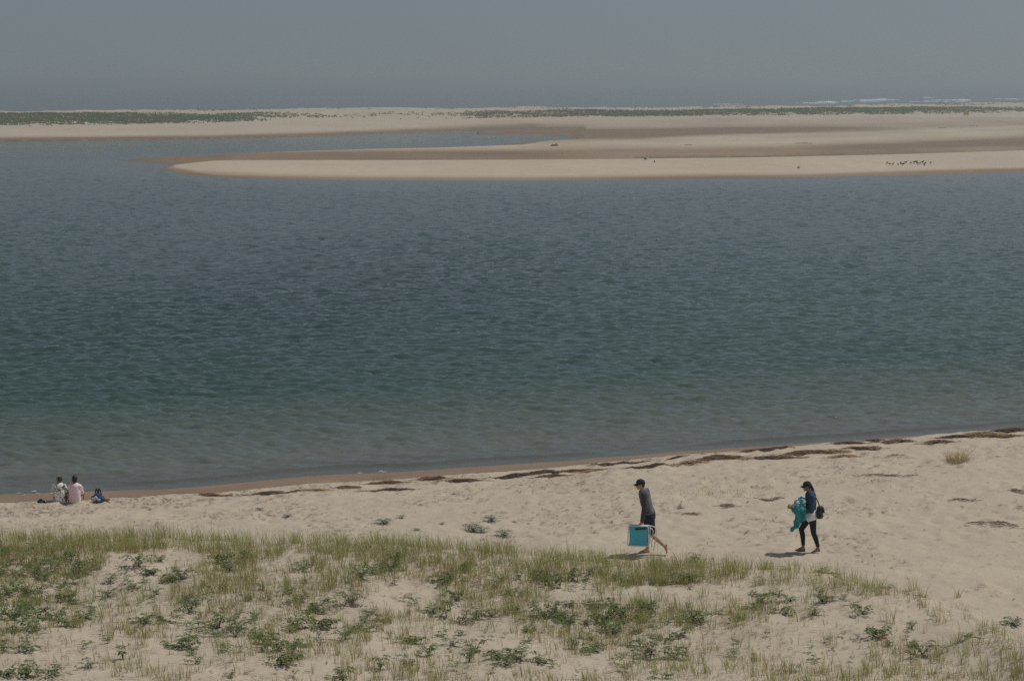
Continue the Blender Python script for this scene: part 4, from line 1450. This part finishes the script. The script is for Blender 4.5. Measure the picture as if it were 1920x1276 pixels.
j_ = obj('jacket', fuse('jacket', jack, 0.009, 3), M['denim'], b_)
for sd, el, wr in ((-1, LE, lw), (1, RE, rw)):
    e_, w_ = Vector(el), Vector(wr)
    obj('sleeve', fuse('sleeve', chain([((0.05, 0.152 * sd, 1.295), 0.073), (el, 0.058), (tuple(e_ * 0.25 + w_ * 0.75), 0.042)]), 0.008, 3), M['denim'], j_)
obj('shirt', fuse('shirt', chain([((0.063, 0, 1.0), 0.150), ((0.075, 0, 0.86), 0.176), ((0.08, 0, 0.80), 0.180)], (0, 1, 0), 0.74), 0.009, 3), M['white'], b_)
lg = []
for th_, sh_ in legs:
    lg += chain([(p, r_ + 0.006) for p, r_ in th_]) + chain([(p, r_ + 0.006) for p, r_ in sh_[:2]] + [(tuple(Vector(sh_[1][0]) * 0.12 + Vector(sh_[2][0]) * 0.88 + Vector((0, 0, 0.03))), 0.042)])
lg += chain([((0.072, 0, 0.90), 0.150), ((0.076, 0, 0.83), 0.166)], (0, 1, 0), 0.70)
obj('leggings', fuse('leggings', lg, 0.008, 3), M['black'], b_)
obj('sandal', fuse('sandal', [cap((-0.045, 0.085, 0.012), 0.036, (-0.225, 0.085, 0.012), 0.042, (0, 1, 0), 0.35), cap((-0.16, 0.045, 0.03), 0.012, (-0.16, 0.125, 0.03), 0.012), cap((-0.16, 0.05, 0.055), 0.014, (-0.16, 0.12, 0.055), 0.014),
                              cap((-0.05, 0.05, 0.06), 0.012, (-0.05, 0.12, 0.06), 0.012)], 0.006, 2), M['sandal'], b_)
# handbag on her shoulder
bag = empty('handbag', (wx_, wy_, wz_))
tag(bag, 'black leather handbag hanging behind the woman on a long strap', 'handbag')
bb = obj('bag_body', fuse('bag_body', [cap((0.245, -0.15, 1.02), 0.050, (0.25, -0.15, 0.84), 0.070, (0, 1, 0), 0.75), cap((0.235, -0.05, 1.02), 0.050, (0.24, -0.05, 0.84), 0.070, (0, 1, 0), 0.75), cap((0.24, -0.10, 1.02), 0.052, (0.245, -0.10, 0.84), 0.073, (0, 1, 0), 1.2)], 0.009, 4), M['leather'], bag)
obj('flap', fuse('flap', [cap((0.30, -0.13, 1.03), 0.03, (0.335, -0.13, 0.93), 0.022), cap((0.29, -0.04, 1.03), 0.03, (0.32, -0.04, 0.93), 0.022), cap((0.295, -0.085, 1.03), 0.03, (0.33, -0.085, 0.93), 0.022)], 0.009, 3), M['leather'], bb)
obj('strap', tube_mesh('strap', rounded([(0.25, -0.03, 1.04), (0.14, -0.09, 1.30), (0.05, -0.115, 1.385), (-0.02, -0.08, 1.33), (0.16, -0.165, 1.26), (0.255, -0.13, 1.04)], 0.06, 4), 0.009, nseg=8), M['leather'], bag)


def crumple(me, amp, scale, seed):
    v = np.empty(len(me.vertices) * 3, np.float32)
    me.vertices.foreach_get('co', v)
    v = v.reshape(-1, 3)
    nn = np.empty(len(me.vertices) * 3, np.float32)
    me.vertices.foreach_get('normal', nn)
    nn = nn.reshape(-1, 3)
    f = fbm(v[:, 0] * scale + v[:, 2] * scale * 0.35 + 9, v[:, 1] * scale + v[:, 2] * scale * 0.3 + 5, seed, 3) - 0.5
    g = fbm(v[:, 2] * scale * 0.8 + 3, v[:, 0] * scale * 0.7 + 7, seed + 9, 3) - 0.5
    v = v + nn * ((f + g) * amp)[:, None]
    me.vertices.foreach_set('co', v.astype(np.float32).ravel())
    me.update()
    return me


tw = [cap((-0.17, -0.20, 1.03), 0.10, (-0.17, 0.14, 1.03), 0.10, (0, 0, 1), 0.9), cap((-0.25, -0.17, 1.00), 0.10, (-0.25, 0.12, 0.98), 0.10), cap((-0.15, -0.19, 0.93), 0.085, (-0.18, 0.08, 0.93), 0.085),
      cap((-0.14, -0.20, 0.94), 0.085, (-0.16, -0.20, 0.80), 0.075), cap((-0.23, -0.20, 0.93), 0.075, (-0.25, -0.20, 0.74), 0.072), cap((-0.25, -0.20, 0.76), 0.072, (-0.31, -0.20, 0.62), 0.055), cap((-0.31, -0.20, 0.62), 0.055, (-0.395, -0.20, 0.535), 0.018)]
tag(obj('towel', crumple(fuse('towel', tw, 0.009, 2), 0.075, 16, 5), M['towel'], None, (wx_, wy_, wz_)), 'teal beach towel bundled in the woman\'s arms with one end hanging down', 'towel')
tw = [cap((-0.15, -0.16, 1.17), 0.075, (-0.15, 0.10, 1.17), 0.075, (0, 0, 1), 0.8), cap((-0.25, -0.16, 1.11), 0.075, (-0.25, 0.10, 1.10), 0.075), cap((-0.32, -0.15, 1.07), 0.05, (-0.33, 0.06, 1.03), 0.05)]
tag(obj('towel', crumple(fuse('towel', tw, 0.009, 2), 0.06, 18, 8), M['towel_pale'], None, (wx_, wy_, wz_)), 'white and blue towel lying on top of the teal one the woman carries', 'towel')
hatm = [ball((-0.43, -0.05, 1.055), 0.055, (0.75, 1.2, 0.85)), cap((-0.40, -0.10, 1.03), 0.03, (-0.40, 0.05, 1.03), 0.03), cap((-0.445, -0.09, 1.02), 0.016, (-0.445, 0.03, 1.0), 0.016)]
tag(obj('straw_hat', crumple(fuse('straw_hat', hatm, 0.006, 2), 0.02, 30, 3), M['straw'], None, (wx_, wy_, wz_)), 'small tan woven thing poking out in front of the towels', 'hat')


# ---- the two people sitting at the water's edge, backs to us (they face +y)
def sitter(px, top_py, label, shirt, skin, hairm, turn, build, bald, beside=None):
    ztop = 0.86 * 0.94
    z = 0.36
    x, y = at(px, top_py, z + ztop)
    z = float(ground(x, y))
    for _ in range(6):
        x, y = at(px, top_py, z + ztop)
        z = 0.5 * z + 0.5 * float(ground(x, y))
    if beside:
        x, y, z = beside[0] + (px - 110) * beside[1] / FPX, beside[1], beside[2]
    root = empty('person', (x, y, z - (0 if beside else 0.05)))      # settled into the soft sand
    if beside:
        root.location.z = z - 0.05
    root.scale = (0.91, 0.91, 0.91)
    tag(root, label, 'person')
    f = Vector((math.sin(turn), math.cos(turn), -0.08))
    hp_, P, m_ = head((0, 0.03, 0.745), f, (0, 0, 1), 0.98)
    bw = build
    bd = hp_ + [cap((0, 0.02, 0.70), 0.054, (0, 0.0, 0.60), 0.06)]
    bd += chain([((0, 0.0, 0.53), 0.155 * bw), ((0, -0.01, 0.38), 0.155 * bw), ((0, 0.0, 0.22), 0.148 * bw), ((0, 0.03, 0.11), 0.165 * bw)], (1, 0, 0), 0.66)
    for sd in (-1, 1):
        el, wr = (0.185 * sd * bw, 0.17, 0.33), (0.10 * sd, 0.39, 0.37)
        bd += chain([((0.150 * sd * bw, 0.0, 0.55), 0.056), (el, 0.043), (wr, 0.028)])
        bd += hand(wr, (-0.75 * sd, 0.6, -0.1), (-0.2 * sd, -0.8, -0.3), (0, 0.2, 1), 0.9, 0.95)
        kn, an = (0.115 * sd, 0.42, 0.42), (0.10 * sd, 0.66, 0.07)
        bd += chain([((0.09 * sd, 0.06, 0.11), 0.095), (kn, 0.06)]) + chain([(kn, 0.057), ((0.11 * sd, 0.53, 0.26), 0.055), (an, 0.036)])
        bd += [cap(an, 0.036, (0.10 * sd, 0.64, 0.03), 0.03), cap((0.10 * sd, 0.64, 0.03), 0.03, (0.105 * sd, 0.82, 0.025), 0.024, (1, 0, 0), 0.8)]
        for k_ in range(5):
            bd.append(cap((0.105 * sd + (k_ - 2) * 0.016, 0.80, 0.025), 0.014, (0.107 * sd + (k_ - 2) * 0.017, 0.865 - 0.006 * abs(k_ - 2), 0.02), 0.010))
    b_ = obj('body', fuse('sitting_body', bd, 0.0075, 3), skin, root)
    face_parts(b_, P, m_, 0.98)
    if bald:
        hr = [ball(P(0, -0.06, 0.0), 0.062, (1.18, 0.75, 1.0), m_), ball(P(0, -0.055, 0.05), 0.06, (1.1, 0.75, 0.9), m_)]
    else:
        hr = [ball(P(0, -0.018, 0.035), 0.094, (0.88, 1.05, 1.0), m_), ball(P(0, -0.055, -0.03), 0.058, (1.22, 0.75, 1.05), m_)]
    obj('hair', fuse('hair', hr, 0.006, 3), hairm, b_)
    I_ = 0.018
    sh_ = chain([((0, 0.0, 0.54), 0.155 * bw + I_), ((0, -0.012, 0.38), 0.158 * bw + I_), ((0, -0.005, 0.22), 0.160 * bw + I_), ((0, 0.01, 0.09), 0.168 * bw + I_)], (1, 0, 0), 0.70) + [cap((-0.07, 0, 0.60), 0.055, (0.07, 0, 0.60), 0.055)]
    s_ = obj('shirt', fuse('shirt', sh_, 0.009, 3), shirt, b_)
    for sd in (-1, 1):
        el, wr = Vector((0.185 * sd * bw, 0.17, 0.33)), Vector((0.10 * sd, 0.39, 0.37))
        sl = chain([((0.138 * sd * bw, 0.0, 0.548), 0.074), (tuple(Vector((0.165 * sd * bw, 0, 0.55)) * 0.25 + el * 0.75), 0.066)]) if bald else chain([((0.138 * sd * bw, 0.0, 0.548), 0.072), (tuple(el), 0.056), (tuple(wr * 0.85 + el * 0.15), 0.042)])
        obj('sleeve', fuse('sleeve', sl, 0.008, 3), shirt, s_)
    sh2 = chain([((0, 0.03, 0.13), 0.162 * bw), ((0, 0.05, 0.11), 0.17 * bw)], (1, 0, 0), 0.72)
    for sd in (-1, 1):
        sh2 += chain([((0.09 * sd, 0.06, 0.115), 0.104), ((0.112 * sd, 0.37, 0.375), 0.076)])
    obj('shorts', fuse('shorts', sh2, 0.009, 3), M['khaki'], b_)
    return x, y, z


s1_ = sitter(110, 891, 'balding person in white and dark patterned shirt sitting at the waterline', M['floral'], M['skin_red'], M['hair_brown'], -0.75, 1.0, True)
s2_ = sitter(140, 891.5, 'dark haired person in pale pink top sitting at the waterline', M['pink'], M['skin_red'], M['hair_black'], -0.1, 0.93, False, s1_)

# ---- things lying beside them
bx_, by_, bz_ = on_ground(183, 940)
bg_ = empty('beach_bag', (bx_, by_, bz_ - 0.01))
bg_.scale = (0.85, 0.85, 0.9)
tag(bg_, 'blue and white beach bag with dark upright handles beside the seated pair', 'bag')
pb = obj('bag_body', crumple(fuse('bag_body', [cap((-0.12, 0, 0.10), 0.10, (0.12, 0, 0.10), 0.10, (0, 1, 0), 1.0), cap((-0.05, 0, 0.17), 0.085, (0.07, 0, 0.17), 0.085)], 0.009, 4), 0.05, 12, 4), M['bag_blue'], bg_)
obj('bag_panel', crumple(fuse('bag_panel', [cap((-0.10, -0.04, 0.10), 0.075, (-0.03, -0.05, 0.13), 0.07), cap((0.06, -0.05, 0.09), 0.06, (0.09, -0.05, 0.09), 0.055)], 0.008, 3), 0.04, 14, 6), M['bag_white'], pb)
for dx_ in (-0.03, 0.06):
    obj('handle', tube_mesh('handle', rounded([(dx_ - 0.045, 0, 0.20), (dx_ - 0.008, 0.0, 0.40), (dx_ + 0.014, 0.0, 0.39), (dx_ + 0.07, 0, 0.18)], 0.05, 5), 0.019), M['navy'], bg_)
x, y, z = on_ground(77, 942)
tag(obj('shoes', fuse('shoes', [cap((-0.05, 0, 0.05), 0.05, (0.06, 0.03, 0.05), 0.045), cap((-0.03, 0.02, 0.09), 0.04, (0.0, 0.02, 0.11), 0.03), cap((0.05, 0.0, 0.03), 0.03, (0.10, -0.02, 0.03), 0.025)], 0.007, 3), M['black'], None, (x, y, z - 0.03)), 'small black bundle on the sand left of the seated pair', 'bundle')
x, y, z = on_ground(200, 939)
tag(obj('pouch', crumple(fuse('pouch', [cap((-0.04, 0, 0.06), 0.055, (0.05, 0, 0.05), 0.045), cap((-0.03, 0.01, 0.10), 0.035, (-0.01, 0.01, 0.12), 0.025)], 0.007, 3), 0.02, 20, 2), M['tan'], None, (x, y, z)), 'small tan pouch on the sand right of the blue bag', 'pouch')

# ------------------------------------------------------------------ birds on the sandbar
M['bird_dark'] = plain('dark_feathers', (0.030, 0.027, 0.022), 0.8, 0.3, 12)
M['bird_white'] = plain('white_feathers', (0.70, 0.70, 0.68), 0.8, 0.1, 12)
M['bill'] = plain('bird_bill', (0.10, 0.06, 0.02), 0.6, 0.1)


def bird_mesh(name, neck, tilt):
    b = [cap((-0.13, 0, 0.19), 0.06, (0.07, 0, 0.22 + tilt), 0.082), cap((-0.13, 0, 0.19), 0.05, (-0.29, 0, 0.17), 0.022, (0, 1, 0), 0.6), cap((0.09, 0, 0.24 + tilt), 0.055, (0.13, 0, 0.28 + neck), 0.036), ball((0.15, 0, 0.30 + neck), 0.042)]
    for sd in (-1, 1):
        b += [cap((-0.02, 0.035 * sd, 0.15), 0.014, (0.0, 0.035 * sd, 0.01), 0.010), cap((0.0, 0.035 * sd, 0.008), 0.011, (0.05, 0.04 * sd, 0.006), 0.008), cap((0.05, 0.066 * sd, 0.23 + tilt), 0.03, (-0.22, 0.04 * sd, 0.19), 0.018)]
    return fuse(name, b, 0.012, 2)


BM = [bird_mesh('bird', 0.05, 0.02), bird_mesh('bird_low', -0.05, -0.02)]
BW = BM[0].copy()
BILL = tube_mesh('bill', [(0.18, 0, 0), (0.23, 0, -0.01), (0.26, 0, -0.018)], 0.009, nseg=6)
flock = [(1663, 309), (1668, 310), (1674, 311), (1684, 311), (1689, 309.5), (1693, 310.5), (1698, 307.5), (1708, 308), (1714.5, 307), (1718, 306), (1720, 309), (1725, 309), (1730, 306.5), (1734, 309.5), (1733, 311.5), (1745, 307.5)]
flock.sort()
birds = [(px, py, ordinal(i, len(flock)) + ' dark bird in the resting flock on the right sandbar', 'dark birds resting on the right sandbar', False) for i, (px, py) in enumerate(flock)]
birds += [(1209.5, 301.5, 'dark bird beside the white one on the middle of the sandbar', None, False), (1214, 300, 'single white bird on the crest of the sandbar', None, True),
          (1227, 306.5, 'dark bird a little right of the white bird', None, False), (1497.6, 317, 'lone dark bird near the water edge of the sandbar', None, False)]
for i, (px, py, lab, grp, wh) in enumerate(birds):
    x, y, z = on_isle(px, py)
    me = BW if wh else BM[i % 2]
    o = obj('bird', me, M['bird_white'] if wh else M['bird_dark'], None, (x, y, max(z, 0.02)), (0, 0, rng.uniform(0, 6.28)))
    o.scale = (1.15,) * 3
    bl = obj('bill', BILL, M['bill'], o, (0, 0, 0.35 if i % 2 == 0 else 0.25))
    tag(o, lab, 'bird', grp)

# ------------------------------------------------------------------ far things: driftwood, marker, wrack streaks, surf
M['drift'] = plain('weathered_driftwood', (0.16, 0.11, 0.065), 0.9, 0.3, 6, 0.5)
x, y, z = on_isle(1040, 274)
tag(obj('driftwood', crumple(fuse('driftwood', [cap((-0.6, 0, 0.12), 0.14, (0.55, 0.1, 0.16), 0.10), cap((0.1, 0, 0.18), 0.08, (0.45, -0.1, 0.50), 0.04), cap((-0.3, 0, 0.15), 0.16, (0.1, 0.05, 0.2), 0.15), cap((0.3, 0, 0.4), 0.04, (0.2, 0.1, 0.62), 0.025)], 0.03, 2), 0.12, 5, 2),
        M['drift'], None, (x, y, z)), 'brown driftwood stump beside the head of the inlet', 'driftwood')
M['sign'] = plain('faded_yellow_paint', (0.78, 0.52, 0.08), 0.7, 0.15, 4)
x, y = at(1812, 207, 2.9)
z = float(isle_ground(x, y)[0])
sg = empty('marker_board', (x, y, z))
tag(sg, 'faded yellow marker board on posts among the far dune grass', 'sign')


def box_mesh(name, c_, h_):
    v = [(c_[0] + a * h_[0], c_[1] + b * h_[1], c_[2] + d * h_[2]) for a in (-1, 1) for b in (-1, 1) for d in (-1, 1)]
    me = bpy.data.meshes.new(name)
    me.from_pydata(v, [], [(0, 1, 3, 2), (4, 6, 7, 5), (0, 4, 5, 1), (2, 3, 7, 6), (0, 2, 6, 4), (1, 5, 7, 3)])
    return me


obj('board', box_mesh('board', (0, 0, 1.15), (0.72, 0.03, 0.62)), M['sign'], sg)
for dx_ in (-0.5, 0.5):
    obj('post', box_mesh('post', (dx_, 0.08, 0.75), (0.05, 0.045, 1.0)), M['drift'], sg)
M['streak'] = plain('old_wrack', (0.19, 0.14, 0.10), 0.95, 0.3, 1.0)
for px, py, wp, lab in ((1507, 269, 34, 'dark wrack streak on the flats left of the brown band'), (1290, 272, 16, 'faint short wrack streak right of the driftwood'), (1767, 240, 16, 'small dark streak on the pale upper beach at right'), (1826, 236, 18, 'dark streak on the upper beach under the yellow marker')):
    x, y, z = on_isle(px, py)
    w_ = wp * y / FPX
    u = np.linspace(-1, 1, 24)
    prof_ = np.sqrt(np.clip(1 - u ** 2, 0, 1)) * (0.5 + rng.random(24))
    rows_ = [(u * w_ / 2, -0.55 * prof_, 0.02 + 0 * u), (u * w_ / 2, 0 * u, 0.04 + 0.08 * prof_), (u * w_ / 2, 0.55 * prof_, 0.02 + 0 * u)]
    V = np.concatenate([np.stack(r_, -1) for r_ in rows_])
    tag(obj('wrack_streak', np_mesh('wrack_streak', V, grid_faces(3, 24)), M['streak'], None, (x, y, z)), lab, 'wrack', 'wrack streaks on the island')

# surf breaking on the ocean side
m, n, l = new_mat('white_surf')
p_ = n['Principled BSDF']
p_.inputs['Base Color'].default_value = (0.62, 0.65, 0.66, 1)
p_.inputs['Roughness'].default_value = 0.9
M['surf'] = m
surf = [(1300, 1420, 196.6, 0.6), (1490, 1580, 193.5, 1.1), (1520, 1660, 191.2, 1.5), (1600, 1690, 188, 1.6), (1640, 1670, 185.5, 1.2), (1720, 1765, 183.8, 1.3), (1745, 1820, 188, 2.0), (1860, 1925, 186, 1.2), (1790, 1830, 190, 1.0), (1700, 1790, 191, 0.9)]
V, F, o = [], [], 0
for a, b, py, hgt in surf:
    n_ = 60
    px_ = np.linspace(a, b, n_)
    pts = np.array([at(q, py - 0.012 * (q - a) + 0.6 * math.sin(q * 0.05), 0) for q in px_])
    u = np.linspace(-1, 1, n_)
    h = 0.7 * hgt * np.clip(1 - u ** 2, 0, 1) ** 0.5 * np.clip(fbm(px_ * 0.11, px_ * 0 + py, int(py * 10), 3) * 2.6 - 0.55, 0.0, 1.3)
    rows_ = [np.stack([pts[:, 0], pts[:, 1] - 4 - 5 * h, 0 * h - 0.05], -1), np.stack([pts[:, 0], pts[:, 1] - 1.0, 0.28 * h - 0.05], -1), np.stack([pts[:, 0], pts[:, 1], 0.42 * h - 0.05], -1), np.stack([pts[:, 0], pts[:, 1] + 3 + 3 * h, 0 * h - 0.05], -1)]
    V.append(np.concatenate(rows_)); F.append(grid_faces(4, n_) + o); o += 4 * n_
me = np_mesh('surf', np.concatenate(V), np.concatenate(F))
tag(obj('surf', me, M['surf']), 'white surf breaking on the ocean side of the island', 'surf', kind='stuff')

# thin foam along the near waterline
V, F, o = [], [], 0
for k in range(420):
    x0 = rng.uniform(-17, 18)
    dens_ = 0.35 if (x0 < -12.6 or -5.2 < x0 < -3.8) else 0.0
    if rng.random() > dens_:
        continue
    y0_ = float(np.interp(x0, SX, SY)) + rng.normal(0.0, 0.16)
    ln, wd = rng.uniform(0.02, 0.11), rng.uniform(0.012, 0.035)
    sl = 0.30
    q = np.array([(-ln, 0), (-ln * 0.4, -wd), (ln * 0.5, -wd * 0.8), (ln, 0), (ln * 0.4, wd), (-ln * 0.5, wd * 0.9)])
    xs, ys = x0 + q[:, 0], y0_ + q[:, 1] + sl * q[:, 0]
    zs = np.maximum(ground(xs, ys), 0.0) + 0.025
    V.append(np.stack([xs, ys, zs], -1)); F.append(np.array([[0, 1, 4, 5], [1, 2, 3, 4]]) + o); o += 6
me = np_mesh('shore_foam', np.concatenate(V), np.concatenate(F))
tag(obj('shore_foam', me, M['surf']), 'thin broken foam along the near waterline', 'foam', kind='stuff')
